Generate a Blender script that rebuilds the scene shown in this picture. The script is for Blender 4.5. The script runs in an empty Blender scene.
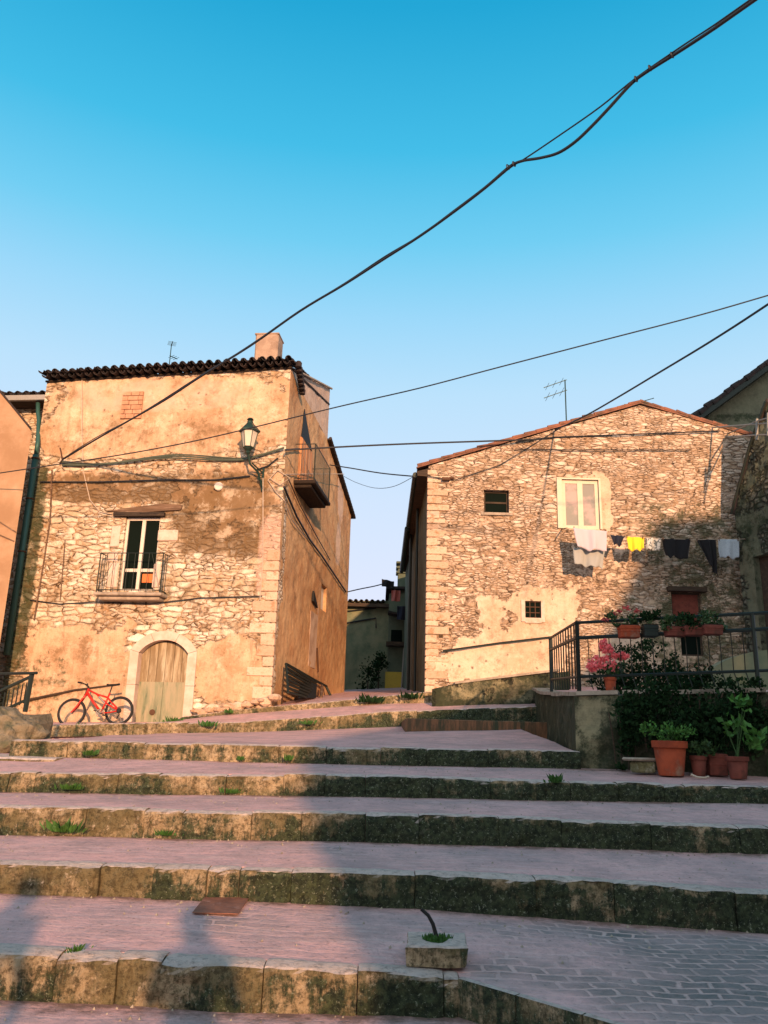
import bpy, bmesh, math, random
import numpy as np
from mathutils import Vector, Matrix, noise
R = math.radians
C = bpy.context.scene
COL = C.collection
random.seed(7)

# ---------------------------------------------------------------- camera
TH, PH, F = R(15.5), R(1.6), 828.0
EYE = Vector((0, 0, 1.5))
_R = Vector((1, 0, 0)); _U = Vector((0, -math.sin(TH), math.cos(TH))); _F = Vector((0, math.cos(TH), math.sin(TH)))
CR = _R*math.cos(PH) + _U*math.sin(PH); CU = _U*math.cos(PH) - _R*math.sin(PH)
cam = bpy.data.cameras.new('camera'); camo = bpy.data.objects.new('camera', cam); COL.objects.link(camo)
m = Matrix.Identity(4)
for i in range(3):
    m[i][0] = CR[i]; m[i][1] = CU[i]; m[i][2] = -_F[i]; m[i][3] = EYE[i]
camo.matrix_world = m
cam.sensor_fit = 'VERTICAL'; cam.sensor_height = 24.0; cam.lens = 24.0*F/1024; cam.clip_end = 1000; cam.clip_start = 0.02
C.camera = camo

# ---------------------------------------------------------------- light
SUN_AZ, SUN_EL = 12.0, 11.3           # sun stands behind the viewer, a little to the right
C.view_settings.view_transform = 'Standard'; C.view_settings.look = 'None'
C.view_settings.gamma = 1; C.view_settings.exposure = 0.6; C.view_settings.use_curve_mapping = False
sd = Vector((-math.sin(R(SUN_AZ))*math.cos(R(SUN_EL)), math.cos(R(SUN_AZ))*math.cos(R(SUN_EL)), -math.sin(R(SUN_EL))))
sun = bpy.data.lights.new('sun', 'SUN'); sun.energy = 4.9; sun.angle = R(0.9); sun.color = (1.0, 0.565, 0.31)
suno = bpy.data.objects.new('sun', sun); COL.objects.link(suno)
suno.rotation_euler = sd.to_track_quat('-Z', 'Y').to_euler()
W = bpy.data.worlds.new('World'); C.world = W; W.use_nodes = True
wn = W.node_tree.nodes; wl = W.node_tree.links
bg = wn['Background']; bg.inputs['Strength'].default_value = 0.1
sky = wn.new('ShaderNodeTexSky'); sky.sky_type = 'NISHITA'; sky.sun_disc = False
sky.sun_elevation = R(SUN_EL); sky.sun_rotation = math.atan2(-sd.x, -sd.y); sky.air_density = 1.0; sky.dust_density = 0.6; sky.ozone_density = 3
tc = wn.new('ShaderNodeTexCoord'); sp = wn.new('ShaderNodeSeparateXYZ'); rp = wn.new('ShaderNodeValToRGB')
wl.new(tc.outputs['Generated'], sp.inputs[0]); wl.new(sp.outputs['Z'], rp.inputs[0])
def lin(c):
    return tuple((x/255/12.92 if x/255 <= .04045 else ((x/255+.055)/1.055)**2.4) for x in c)
SKY = [(0.0, (226, 226, 240)), (0.14, (218, 221, 241)), (0.28, (203, 220, 241)), (0.40, (181, 217, 241)), (0.48, (150, 208, 239)), (0.55, (108, 198, 233)),
       (0.63, (62, 182, 223)), (0.73, (26, 160, 206)), (1.0, (12, 122, 172))]
el = rp.color_ramp.elements
el[0].position = SKY[0][0]; el[0].color = (*lin(SKY[0][1]), 1)
el[1].position = SKY[-1][0]; el[1].color = (*lin(SKY[-1][1]), 1)
for p, c in SKY[1:-1]:
    e = el.new(p); e.color = (*lin(c), 1)
sc = wn.new('ShaderNodeVectorMath'); sc.operation = 'SCALE'; sc.inputs['Scale'].default_value = 10*0.66*1.06
sc2 = wn.new('ShaderNodeVectorMath'); sc2.operation = 'SCALE'; sc2.inputs['Scale'].default_value = 0.09
ad = wn.new('ShaderNodeVectorMath'); ad.operation = 'ADD'
wl.new(rp.outputs[0], sc.inputs[0]); wl.new(sky.outputs[0], sc2.inputs[0]); wl.new(sc.outputs[0], ad.inputs[0]); wl.new(sc2.outputs[0], ad.inputs[1])
# warm fill added to the sky around the low sun, behind the viewer
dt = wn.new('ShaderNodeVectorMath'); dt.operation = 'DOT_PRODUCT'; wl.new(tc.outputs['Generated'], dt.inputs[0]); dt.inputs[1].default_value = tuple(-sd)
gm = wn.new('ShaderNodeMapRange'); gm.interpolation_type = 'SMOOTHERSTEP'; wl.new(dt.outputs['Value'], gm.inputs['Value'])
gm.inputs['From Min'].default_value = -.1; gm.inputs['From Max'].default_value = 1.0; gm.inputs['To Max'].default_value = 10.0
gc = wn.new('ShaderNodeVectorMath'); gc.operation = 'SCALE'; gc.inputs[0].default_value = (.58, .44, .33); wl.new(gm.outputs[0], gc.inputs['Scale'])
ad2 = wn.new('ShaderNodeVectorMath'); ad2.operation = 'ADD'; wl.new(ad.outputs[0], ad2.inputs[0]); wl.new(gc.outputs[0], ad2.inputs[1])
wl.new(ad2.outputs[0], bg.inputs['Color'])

# ---------------------------------------------------------------- picture -> place helpers
def ray(px, py): return CR*((px-384)/F) + CU*((512-py)/F) + _F
def at(px, py, Y):
    d = ray(px, py); return EYE + d*(Y/d.y)
def atz(px, py, z):
    d = ray(px, py); return EYE + d*((z-EYE.z)/d.z)
Z = Vector((0, 0, 1))
class Plane:
    def __init__(s, o, d):
        s.o = Vector((o[0], o[1], 0)); s.d = Vector((d[0], d[1], 0)).normalized(); s.n = s.d.cross(Z)
    def p(s, u, v, w=0): return s.o + s.d*u + Z*v + s.n*w
    def hit(s, px, py, w=0):
        d = ray(px, py); o = s.o + s.n*w; t = (o-EYE).dot(s.n)/d.dot(s.n); q = EYE + d*t
        return ((q-s.o).dot(s.d), q.z)
    def pt(s, px, py, w=0):
        u, v = s.hit(px, py, w); return s.p(u, v, w)

# ---------------------------------------------------------------- materials
class NT:
    def __init__(s, name):
        s.m = bpy.data.materials.new(name); s.m.use_nodes = True; s.t = s.m.node_tree; s.b = s.t.nodes['Principled BSDF']
        s.b.inputs['Specular IOR Level'].default_value = 0.25
        s.co = s.t.nodes.new('ShaderNodeTexCoord').outputs['Object']
    def n(s, kind, **kw):
        x = s.t.nodes.new(kind)
        for k, v in kw.items(): setattr(x, k, v)
        return x
    def put(s, sock, v):
        if isinstance(v, bpy.types.NodeSocket): s.t.links.new(v, sock)
        elif isinstance(v, (tuple, list)) and len(v) == 3 and sock.type == 'RGBA': sock.default_value = (*v, 1)
        else: sock.default_value = v
    def mul(s, vec):
        x = s.n('ShaderNodeVectorMath', operation='MULTIPLY'); s.put(x.inputs[0], s.co); x.inputs[1].default_value = vec; return x.outputs[0]
    def noise(s, scale, detail=4, rough=.6, co=None, dist=0):
        x = s.n('ShaderNodeTexNoise'); s.put(x.inputs['Vector'], co or s.co); x.inputs['Scale'].default_value = scale
        x.inputs['Detail'].default_value = detail; x.inputs['Roughness'].default_value = rough; x.inputs['Distortion'].default_value = dist
        return x.outputs['Fac']
    def vor(s, co, scale, feature='F1', out='Distance', rand=1.0):
        x = s.n('ShaderNodeTexVoronoi', feature=feature); s.put(x.inputs['Vector'], co); x.inputs['Scale'].default_value = scale
        x.inputs['Randomness'].default_value = rand
        return x.outputs[out]
    def math(s, op, a, b=0.0, clamp=False):
        x = s.n('ShaderNodeMath', operation=op, use_clamp=clamp); s.put(x.inputs[0], a); s.put(x.inputs[1], b); return x.outputs[0]
    def ramp(s, v, a, b, c=0.0, d=1.0):
        x = s.n('ShaderNodeMapRange', interpolation_type='SMOOTHSTEP'); s.put(x.inputs['Value'], v)
        x.inputs['From Min'].default_value = a; x.inputs['From Max'].default_value = b
        x.inputs['To Min'].default_value = c; x.inputs['To Max'].default_value = d
        return x.outputs[0]
    def mix(s, f, a, b, mode='MIX'):
        x = s.n('ShaderNodeMix', data_type='RGBA', blend_type=mode); s.put(x.inputs[0], f); s.put(x.inputs[6], a); s.put(x.inputs[7], b); return x.outputs[2]
    def attr(s, name):
        x = s.n('ShaderNodeAttribute'); x.attribute_name = name; return x.outputs['Fac']
    def bump(s, h, strength=.6, dist=.02):
        x = s.n('ShaderNodeBump'); x.inputs['Strength'].default_value = strength; x.inputs['Distance'].default_value = dist
        s.put(x.inputs['Height'], h); s.t.links.new(x.outputs[0], s.b.inputs['Normal'])
    def out(s, col, rough=.85, metal=0):
        s.put(s.b.inputs['Base Color'], col); s.put(s.b.inputs['Roughness'], rough); s.b.inputs['Metallic'].default_value = metal
        return s.m
    def warp(s, amt, scale):
        x = s.n('ShaderNodeTexNoise'); s.put(x.inputs['Vector'], s.co); x.inputs['Scale'].default_value = scale; x.inputs['Detail'].default_value = 5
        y = s.n('ShaderNodeVectorMath', operation='SCALE'); s.put(y.inputs[0], x.outputs['Color']); y.inputs['Scale'].default_value = amt
        z = s.n('ShaderNodeVectorMath', operation='ADD'); s.put(z.inputs[0], s.co); s.put(z.inputs[1], y.outputs[0]); return z.outputs[0]

def masonry(name, stone=((.62, .51, .38), (.50, .38, .25), (.74, .66, .53)), mortar=(.36, .22, .11), plaster=((.50, .33, .21), (.40, .24, .14)),
            stain=(.13, .075, .035), moss=(.035, .05, .02), size=(.37, .37, .135), crev=.028, plaster_bump=.25, holes=0.0, grime=.4, light=0.0, pale=(.56, .38, .29)):
    k = NT(name)
    w = k.warp(.16, 2.6)
    v = k.n('ShaderNodeVectorMath', operation='MULTIPLY'); k.put(v.inputs[0], w); v.inputs[1].default_value = (1/size[0], 1/size[1], 1/size[2])
    v2 = k.n('ShaderNodeVectorMath', operation='MULTIPLY'); k.put(v2.inputs[0], w); v2.inputs[1].default_value = (1.8/size[0], 1.8/size[1], 1.5/size[2])
    e1 = k.vor(v.outputs[0], 1, 'DISTANCE_TO_EDGE', rand=.82); e2 = k.vor(v2.outputs[0], 1, 'DISTANCE_TO_EDGE', rand=.82)
    c1 = k.vor(v.outputs[0], 1, 'F1', 'Color', .82); c2 = k.vor(v2.outputs[0], 1, 'F1', 'Color', .82)
    sel = k.ramp(k.noise(1.1, 2), .50, .54)
    e2s = k.math('MULTIPLY', e2, .7)
    em = k.n('ShaderNodeMix', data_type='FLOAT'); k.put(em.inputs[0], sel); k.put(em.inputs[2], e1); k.put(em.inputs[3], e2s); e = em.outputs[0]
    cc = k.mix(sel, c1, c2)
    s3 = k.n('ShaderNodeSeparateColor'); k.put(s3.inputs[0], cc)
    rnd, rnd2 = s3.outputs[0], s3.outputs[1]
    fine = k.noise(16, 6, .7); med = k.noise(4.5, 5, .65)
    st = k.mix(k.ramp(rnd, .25, .75), stone[0], stone[1]); st = k.mix(k.ramp(rnd2, .5, .95), st, stone[2])
    st = k.mix(k.ramp(fine, .48, .78, 0, .6), st, tuple(c*.5 for c in stone[1]))
    st = k.mix(k.ramp(k.noise(1.4, 6, .7), .45, .72, 0, .6), st, tuple(c*.9 for c in mortar))
    en = k.math('ADD', e, k.math('ADD', k.math('MULTIPLY', k.math('SUBTRACT', fine, .5), .20), k.math('MULTIPLY', k.math('SUBTRACT', med, .5), .16)))
    edge = k.ramp(en, crev*.2, k.math('MULTIPLY', k.ramp(k.noise(1.9, 4, .7), .35, .65, 1.0, 4.2), crev) if False else crev*3.2)
    mo = k.mix(k.ramp(k.noise(6, 5, .7), .42, .58), mortar, tuple(c*.13 for c in mortar))
    base = k.mix(edge, mo, st)
    # plaster skin with broken edges
    pa = k.math('ADD', k.attr('plaster'), k.math('MULTIPLY', k.math('SUBTRACT', k.noise(1.7, 8, .68), .5), 1.7))
    pm = k.ramp(pa, .47, .56)
    pc = k.mix(k.ramp(k.noise(.9, 7, .7), .38, .66), plaster[0], plaster[1])
    pc = k.mix(k.ramp(k.noise(7, 6, .7), .5, .8, 0, .5), pc, tuple(c*.6 for c in plaster[1]))
    wash = k.n('ShaderNodeVectorMath', operation='MULTIPLY'); k.put(wash.inputs[0], k.co); wash.inputs[1].default_value = (5, 5, .5)
    streak = k.noise(1.0, 5, .65, wash.outputs[0])
    pc = k.mix(k.ramp(streak, .5, .78, 0, .55), pc, tuple(c*.5 for c in plaster[1]))
    # plaster rim: a darker broken line round the patches
    rim = k.math('MULTIPLY', k.ramp(pa, .38, .47), k.ramp(pa, .56, .47))
    base = k.mix(pm, base, pc)
    base = k.mix(k.math('MULTIPLY', rim, .5), base, tuple(c*.5 for c in mortar))
    sa = k.ramp(k.math('ADD', k.attr('stain'), k.math('MULTIPLY', k.math('SUBTRACT', k.noise(2.2, 8, .75), .5), 2.2)), .35, .95)
    base = k.mix(k.math('MULTIPLY', sa, .85), base, stain)
    ma = k.ramp(k.math('ADD', k.attr('moss'), k.math('MULTIPLY', k.math('SUBTRACT', k.noise(3.1, 10, .8), .5), 2.6)), .42, .85)
    base = k.mix(k.math('MULTIPLY', ma, .9), base, moss)
    gr = k.ramp(k.noise(2.7, 10, .82), .49, .66)
    base = k.mix(k.math('MULTIPLY', gr, grime), base, tuple(c*1.15 for c in stain))
    lt_ = k.ramp(k.noise(1.9, 8, .75), .52, .64)
    base = k.mix(k.math('MULTIPLY', lt_, light), base, tuple(min(.75, c*1.25) for c in stone[0]))
    gr2 = k.ramp(k.noise(24, 5, .8), .56, .70)
    base = k.mix(k.math('MULTIPLY', gr2, grime), base, tuple(c*.8 for c in stain))
    base = k.mix(k.math('MULTIPLY', k.ramp(k.math('ADD', k.attr('pale'), k.math('MULTIPLY', k.math('SUBTRACT', k.noise(1.5, 8, .7), .5), .8)), .4, .7), .75), base, pale)
    dk = k.ramp(k.vor(k.warp(.1, 5), 3.3, 'F1'), .16, .06)
    if holes: base = k.mix(k.math('MULTIPLY', dk, holes), base, (.02, .012, .006))
    h1 = k.math('ADD', k.math('MULTIPLY', k.ramp(en, 0, .22), .035), k.math('MULTIPLY', rnd, .018))
    h1 = k.math('ADD', h1, k.math('MULTIPLY', fine, .022))
    h2 = k.math('ADD', k.math('MULTIPLY', med, .03*plaster_bump*2), k.math('MULTIPLY', fine, .012))
    h2 = k.math('ADD', h2, .045)
    hm = k.n('ShaderNodeMix', data_type='FLOAT'); k.put(hm.inputs[0], pm); k.put(hm.inputs[2], h1); k.put(hm.inputs[3], h2)
    k.bump(hm.outputs[0], .9, 1.0)
    return k.out(base, .92)

def speck(name, a, b, scale=8, c=None, rough=.85, bump=.3, metal=0, bd=.01, streak=None):
    k = NT(name); co = k.mul(streak) if streak else None
    col = k.mix(k.ramp(k.noise(scale, 6, .65, co), .35, .65), a, b)
    if c: col = k.mix(k.ramp(k.noise(scale*.45, 7, .7, co), .52, .68), col, c)
    k.bump(k.noise(scale*3, 5, .6, co), bump, bd)
    return k.out(col, rough, metal)

def kerb_mat():
    k = NT('weathered_kerbstone')
    n1 = k.noise(5, 8, .75); n2 = k.noise(20, 6, .75); n3 = k.noise(1.6, 4)
    n0 = k.noise(2.4, 6, .7)
    col = k.mix(k.ramp(n1, .35, .65), (.48, .37, .23), (.27, .20, .11)); col = k.mix(k.ramp(n0, .42, .58, 0, .85), col, (.13, .11, .05))
    stv = k.noise(1, 6, .75, k.mul((9, 9, 1.6)))
    col = k.mix(k.ramp(stv, .5, .68, 0, .85), col, (.085, .055, .022)); col = k.mix(k.ramp(n2, .5, .68, 0, .85), col, (.06, .042, .02))
    col = k.mix(k.ramp(k.noise(11, 6, .8), .58, .68, 0, .8), col, (.58, .47, .34)); col = k.mix(k.ramp(k.noise(17, 7, .85), .50, .58, 0, .75), col, (.055, .045, .022))
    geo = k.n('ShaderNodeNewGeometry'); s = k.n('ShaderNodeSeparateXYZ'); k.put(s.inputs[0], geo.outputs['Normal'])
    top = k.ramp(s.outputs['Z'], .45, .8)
    ms = k.ramp(k.math('ADD', k.attr('moss'), k.math('MULTIPLY', k.math('SUBTRACT', k.math('ADD', k.math('MULTIPLY', k.noise(4.2, 8, .8), .6), k.math('MULTIPLY', stv, .4)), .5), 3.4)), .45, .8)
    mcol = k.mix(k.ramp(n2, .38, .66), (.009, .017, .009), (.058, .076, .036))
    mcol = k.mix(k.ramp(k.noise(38, 4, .85), .58, .64, 0, .85), mcol, (.24, .27, .19))
    col = k.mix(k.math('MULTIPLY', ms, .97), col, mcol)
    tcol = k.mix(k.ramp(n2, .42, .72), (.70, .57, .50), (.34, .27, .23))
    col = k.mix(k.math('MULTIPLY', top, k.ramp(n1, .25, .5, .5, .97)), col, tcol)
    k.bump(k.math('ADD', k.math('MULTIPLY', n1, .5), k.math('MULTIPLY', n2, .5)), 1.0, .07)
    return k.out(col, .92)

def paving_mat(name='worn_paving', vis=1.0, rot=0.0):
    k = NT(name)
    mp = k.n('ShaderNodeMapping'); k.put(mp.inputs['Vector'], k.warp(.30, 1.6)); mp.inputs['Rotation'].default_value = (0, 0, rot)
    br = k.n('ShaderNodeTexBrick'); k.put(br.inputs['Vector'], mp.outputs[0]); br.inputs['Scale'].default_value = 1.0
    br.inputs['Brick Width'].default_value = .20; br.inputs['Row Height'].default_value = .13; br.inputs['Mortar Size'].default_value = .021
    br.inputs['Mortar Smooth'].default_value = .6
    br.inputs['Color1'].default_value = (.0, .0, .0, 1); br.inputs['Color2'].default_value = (1, 1, 1, 1); br.inputs['Mortar'].default_value = (.5, .5, .5, 1)
    n = k.noise(3.2, 7, .7); f = k.noise(30, 5, .7); big = k.noise(.7, 5, .6)
    sb = k.n('ShaderNodeSeparateColor'); k.put(sb.inputs[0], br.outputs['Color'])
    stone = k.mix(k.ramp(n, .3, .7), (.105, .115, .105), (.22, .18, .165))
    stone = k.mix(k.ramp(k.noise(22, 6, .8), .5, .62, 0, .6), stone, (.05, .06, .05))
    stone = k.mix(k.math('MULTIPLY', sb.outputs[0], .35), stone, (.07, .085, .08))
    dust = (.58, .39, .345)
    # dust and worn mortar fill most of the pattern away from the bare patches
    bare = k.math('ADD', k.attr('bare'), k.math('MULTIPLY', k.math('SUBTRACT', k.noise(1.3, 5, .6), .5), 1.6))
    bm = k.ramp(bare, .25, .85)
    flat = k.mix(k.ramp(k.noise(1.6, 9, .78), .36, .66), (.66, .375, .345), (.39, .255, .235))
    dgn = k.n('ShaderNodeMapping'); k.put(dgn.inputs['Vector'], k.co); dgn.inputs['Rotation'].default_value = (0, 0, .9); dgn.inputs['Scale'].default_value = (1, 7, 1)
    flat = k.mix(k.ramp(k.noise(2.6, 7, .72, dgn.outputs[0]), .52, .70, 0, .6), flat, (.70, .46, .43))
    flat = k.mix(k.ramp(k.noise(9, 7, .78), .50, .68, 0, .45), flat, (.27, .19, .18))
    wide = k.mul((1.0, 5.0, 1.0)); sw = k.noise(2.4, 6, .65, wide)
    flat = k.mix(k.ramp(sw, .5, .75, 0, .7), flat, (.60, .42, .38))
    brk = k.mix(k.math('MULTIPLY', br.outputs['Fac'], k.ramp(k.noise(4, 6, .7), .3, .6, .25, 1.0)), stone, dust)
    brkd = k.mix(k.ramp(k.noise(1.7, 8, .75), .42, .56, 0, .9), brk, (.42, .29, .265))
    soft = k.mix(.06, flat, brk)
    col = k.mix(bm, soft, k.mix(.4, brk, brkd))
    col = k.mix(k.ramp(f, .54, .74, 0, .6), col, (.13, .10, .095))
    col = k.mix(k.ramp(big, .5, .75, 0, .4), col, (.25, .19, .19))
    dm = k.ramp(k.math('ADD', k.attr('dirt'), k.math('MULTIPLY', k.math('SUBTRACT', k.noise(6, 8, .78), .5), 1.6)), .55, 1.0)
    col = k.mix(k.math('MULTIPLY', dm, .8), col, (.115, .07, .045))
    pit = k.ramp(k.vor(k.warp(.05, 9), 13, 'F1'), .16, .09)
    col = k.mix(k.math('MULTIPLY', pit, k.ramp(n, .45, .6, 0, .7)), col, (.07, .05, .045))
    hb = k.math('SUBTRACT', 1.0, br.outputs['Fac'])
    h = k.math('ADD', k.math('MULTIPLY', hb, k.math('MULTIPLY', k.math('ADD', bm, .2), .010)), k.math('ADD', k.math('MULTIPLY', n, .03), k.math('MULTIPLY', f, .010)))
    k.bump(h, .9, 1.0)
    return k.out(col, .78)

def wood(name, a, b, c, streak=(14, 14, 1.2)):
    k = NT(name); co = k.mul(streak)
    n = k.noise(1, 6, .7, co)
    col = k.mix(k.ramp(n, .35, .6), a, b); col = k.mix(k.ramp(k.noise(.6, 5, .7, co), .52, .68), col, c)
    k.bump(n, .5, .01)
    return k.out(col, .85)

def paint(name, col, rough=.5, metal=0.0, wear=.3):
    k = NT(name)
    c = k.mix(k.ramp(k.noise(14, 6, .7), .48, .72, 0, wear), col, tuple(x*.45+.02 for x in col))
    k.bump(k.noise(40, 3), .15, .005)
    return k.out(c, rough, metal)

def leafmat(name, a, b, c=None):
    k = NT(name)
    g = k.n('ShaderNodeNewGeometry')
    col = k.mix(g.outputs['Random Per Island'], a, b)
    if c: col = k.mix(k.ramp(k.noise(5, 2), .55, .65), col, c)
    k.b.inputs['Specular IOR Level'].default_value = .3 if b[1] > .06 else .04
    return k.out(col, .6 if b[1] > .06 else .9)

M = {}
M['facade'] = masonry('stone_and_broken_plaster', holes=.55, stain=(.135, .080, .032), plaster=((.57, .39, .255), (.38, .235, .13)), grime=.7, light=.35)
M['side'] = masonry('orange_plaster_over_stone', plaster=((.52, .33, .17), (.38, .20, .09)), stain=(.10, .06, .028), pale=(.56, .42, .33), plaster_bump=.35)
M['side_upper'] = speck('pinkish_lime_plaster', (.42, .30, .22), (.50, .38, .29), 2.2, (.30, .20, .14), bump=.5, bd=.02)
M['rubble'] = masonry('rubble_stone', stone=((.60, .46, .34), (.42, .30, .20), (.68, .56, .44)), mortar=(.36, .235, .14), plaster=((.60, .45, .33), (.46, .34, .23)),
                      stain=(.12, .075, .035), moss=(.075, .08, .04), size=(.27, .27, .092), crev=.033, grime=.5, light=.45, holes=.7)
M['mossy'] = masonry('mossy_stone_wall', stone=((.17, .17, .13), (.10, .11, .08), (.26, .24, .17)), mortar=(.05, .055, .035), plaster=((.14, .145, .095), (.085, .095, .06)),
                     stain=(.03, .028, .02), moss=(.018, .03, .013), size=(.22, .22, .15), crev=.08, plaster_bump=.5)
M['terrace'] = masonry('damp_terrace_wall', stone=((.17, .15, .10), (.10, .09, .055), (.25, .2, .14)), mortar=(.05, .045, .03), plaster=((.26, .225, .13), (.13, .13, .075)), light=.25,
                     stain=(.02, .02, .014), moss=(.018, .026, .012), size=(.3, .3, .2), crev=.07, plaster_bump=.7)
M['brown_plaster'] = speck('brown_roughcast', (.36, .225, .13), (.27, .16, .085), 1.1, (.40, .27, .17), bump=.35, bd=.01)
M['green_plaster'] = speck('grey_green_plaster', (.10, .12, .08), (.07, .09, .06), 1.4, (.04, .055, .035), bump=.5, bd=.02)
M['mid_plaster'] = speck('old_ochre_plaster', (.19, .185, .11), (.11, .135, .08), 1.4, (.06, .085, .05), bump=.4, bd=.02)
def quoin_mat():
    k = NT('pale_limestone'); g = k.n('ShaderNodeNewGeometry')
    c = k.mix(g.outputs['Random Per Island'], (.60, .46, .34), (.44, .30, .20)); n = k.noise(4, 8, .75)
    c = k.mix(k.ramp(n, .5, .66, 0, .9), c, (.32, .18, .09)); c = k.mix(k.ramp(k.noise(22, 6, .75), .52, .72, 0, .7), c, (.16, .09, .045))
    k.bump(k.math('ADD', n, k.math('MULTIPLY', k.noise(15, 5, .7), .5)), .9, .04); return k.out(c, .92)
M['quoin'] = quoin_mat()
M['frame_stone'] = speck('dressed_limestone', (.58, .46, .38), (.48, .36, .28), 4, (.36, .25, .17), bump=.4, bd=.01)
M['kerb'] = kerb_mat()
M['paving'] = paving_mat()
M['sill'] = speck('grey_slab_stone', (.36, .30, .23), (.25, .2, .15), 6, (.15, .12, .09), bump=.5)
M['tile'] = speck('blackened_clay_tile', (.018, .016, .016), (.04, .028, .025), 5, (.010, .012, .012), bump=.6, bd=.01)
M['redtile'] = speck('red_clay_tile', (.26, .11, .065), (.15, .075, .05), 4, (.08, .06, .04), bump=.5)
M['wooddoor'] = wood('weathered_door_boards', (.38, .31, .20), (.20, .145, .08), (.42, .38, .28), (9, 9, 1.2))
M['greendoor'] = wood('faded_green_door_panel', (.20, .21, .13), (.30, .26, .17), (.10, .13, .08), (8, 8, 1.3))
M['darkwood'] = wood('dark_old_timber', (.06, .04, .025), (.035, .025, .018), (.09, .06, .035), (3, 20, 20))
M['brownwood'] = wood('grey_brown_lintel', (.17, .105, .065), (.10, .06, .035), (.24, .16, .11), (1.5, 10, 20))
M['orangedoor'] = wood('sunbleached_shutter', (.48, .25, .12), (.36, .16, .07), (.55, .36, .22))
M['iron'] = paint('dark_green_iron', (.018, .026, .022), .5, .3, .2)
M['rustiron'] = paint('rusty_iron', (.09, .045, .025), .75, .2, .5)
M['lampiron'] = paint('green_lamp_paint', (.02, .045, .035), .4, .3, .2)
M['glass_pane'] = paint('dark_window_glass', (.006, .010, .008), .35, 0, 0); M['glass_pane'].node_tree.nodes['Principled BSDF'].inputs['Specular IOR Level'].default_value = .0
M['cream'] = paint('cream_window_paint', (.57, .49, .37), .6, 0, .2)
M['white'] = paint('old_white_paint', (.58, .52, .44), .65, 0, .3)
M['pipe'] = paint('green_drainpipe', (.035, .10, .085), .45, .2, .25)
M['greypipe'] = paint('grey_pipe', (.24, .23, .2), .5, .1, .25)
M['gutter'] = paint('pale_grey_gutter', (.34, .34, .33), .5, .2, .25)
M['black'] = paint('black_rubber', (.012, .012, .012), .7, 0, .1)
M['cable'] = paint('black_cable', (.016, .018, .022), .55, 0, .1)
M['cablegreen'] = paint('weathered_cable_sheath', (.07, .085, .06), .7, 0, .4)
M['palecable'] = paint('pale_cord', (.42, .34, .26), .7, 0, .2)
M['red'] = paint('red_bicycle_paint', (.45, .02, .012), .4, .0, .5)
M['steel'] = paint('dull_steel', (.22, .21, .2), .55, .5, .1)
M['yellow'] = paint('yellow_painted_sheet', (.50, .36, .05), .6, 0, .4)
M['terracotta'] = speck('terracotta', (.33, .060, .022), (.20, .038, .016), 5, (.24, .14, .09), bump=.3, bd=.005)
M['terracotta_dark'] = speck('dark_terracotta', (.17, .045, .03), (.11, .03, .02), 9, (.08, .03, .02), bump=.3, bd=.005)
M['soil'] = speck('soil', (.03, .02, .012), (.015, .01, .008), 20)
M['leaf'] = leafmat('bright_leaf', (.025, .085, .012), (.07, .19, .03))
M['leafdark'] = leafmat('dark_leaf', (.006, .017, .007), (.018, .042, .015))
M['leafmid'] = leafmat('mid_leaf', (.016, .042, .012), (.04, .085, .022))
M['weed'] = leafmat('weed_leaf', (.02, .07, .010), (.045, .12, .02))
M['flower'] = leafmat('pink_petal', (.85, .11, .13), (.92, .28, .27))
M['flower2'] = leafmat('faded_red_petal', (.45, .06, .06), (.62, .15, .13))
M['rock'] = speck('lichen_rock', (.22, .18, .12), (.13, .11, .07), 5, (.08, .085, .045), bump=1.0, bd=.05)
M['blockstone'] = speck('lichen_block', (.22, .20, .10), (.10, .09, .04), 16, (.34, .33, .24), bump=.9, bd=.02)
M['rust_cover'] = speck('rusty_cast_iron', (.22, .095, .06), (.14, .06, .04), 9, (.32, .18, .14), bump=.8)
M['edging'] = speck('dark_edge_stone', (.15, .10, .055), (.07, .055, .03), 6, (.04, .04, .02), bump=.8, bd=.02)
M['brickface'] = wood('rusty_brown_brick_facing', (.22, .10, .05), (.085, .055, .03), (.04, .045, .025), (11, 11, 2.2))
def fabric(name, col, col2=None, sc_=30):
    k = NT(name); c = col
    if col2: c = k.mix(k.ramp(k.noise(sc_, 3), .5, .56), col, col2)
    k.bump(k.noise(60, 3), .2, .004); k.b.inputs['Sheen Weight'].default_value = .1
    return k.out(c, .9)
M['f_white'] = fabric('pale_cotton', (.46, .41, .45)); M['f_grey'] = fabric('grey_cotton', (.30, .31, .29))
M['f_black'] = fabric('black_cotton', (.008, .008, .009)); M['f_yellow'] = fabric('yellow_cotton', (.80, .55, .03))
M['f_pattern'] = fabric('speckled_cotton', (.5, .5, .45), (.10, .12, .12), 14); M['f_blue'] = fabric('blue_grey_towel', (.38, .44, .47), (.30, .35, .4), 60)
M['f_navy'] = fabric('navy_cotton', (.012, .016, .03)); M['f_red'] = fabric('dull_red_cotton', (.35, .10, .08))
M['skin'] = speck('skin', (.5, .3, .2), (.45, .26, .18), 20, bump=.05)
M['jeans'] = fabric('denim', (.05, .07, .13)); M['hair'] = speck('hair', (.03, .02, .015), (.05, .03, .02), 30)
def lampglass():
    k = NT('frosted_lamp_glass'); k.b.inputs['Transmission Weight'].default_value = .35
    return k.out((.75, .68, .55), .45)
M['lampglass'] = lampglass()
def bright_glass():
    k = NT('window_glass_with_curtain'); c = k.mix(k.ramp(k.noise(2.2, 4, .6), .42, .6), (.20, .20, .18), (.36, .28, .26))
    k.b.inputs['Specular IOR Level'].default_value = .15
    return k.out(c, .5)
M['curtainglass'] = bright_glass()

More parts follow.
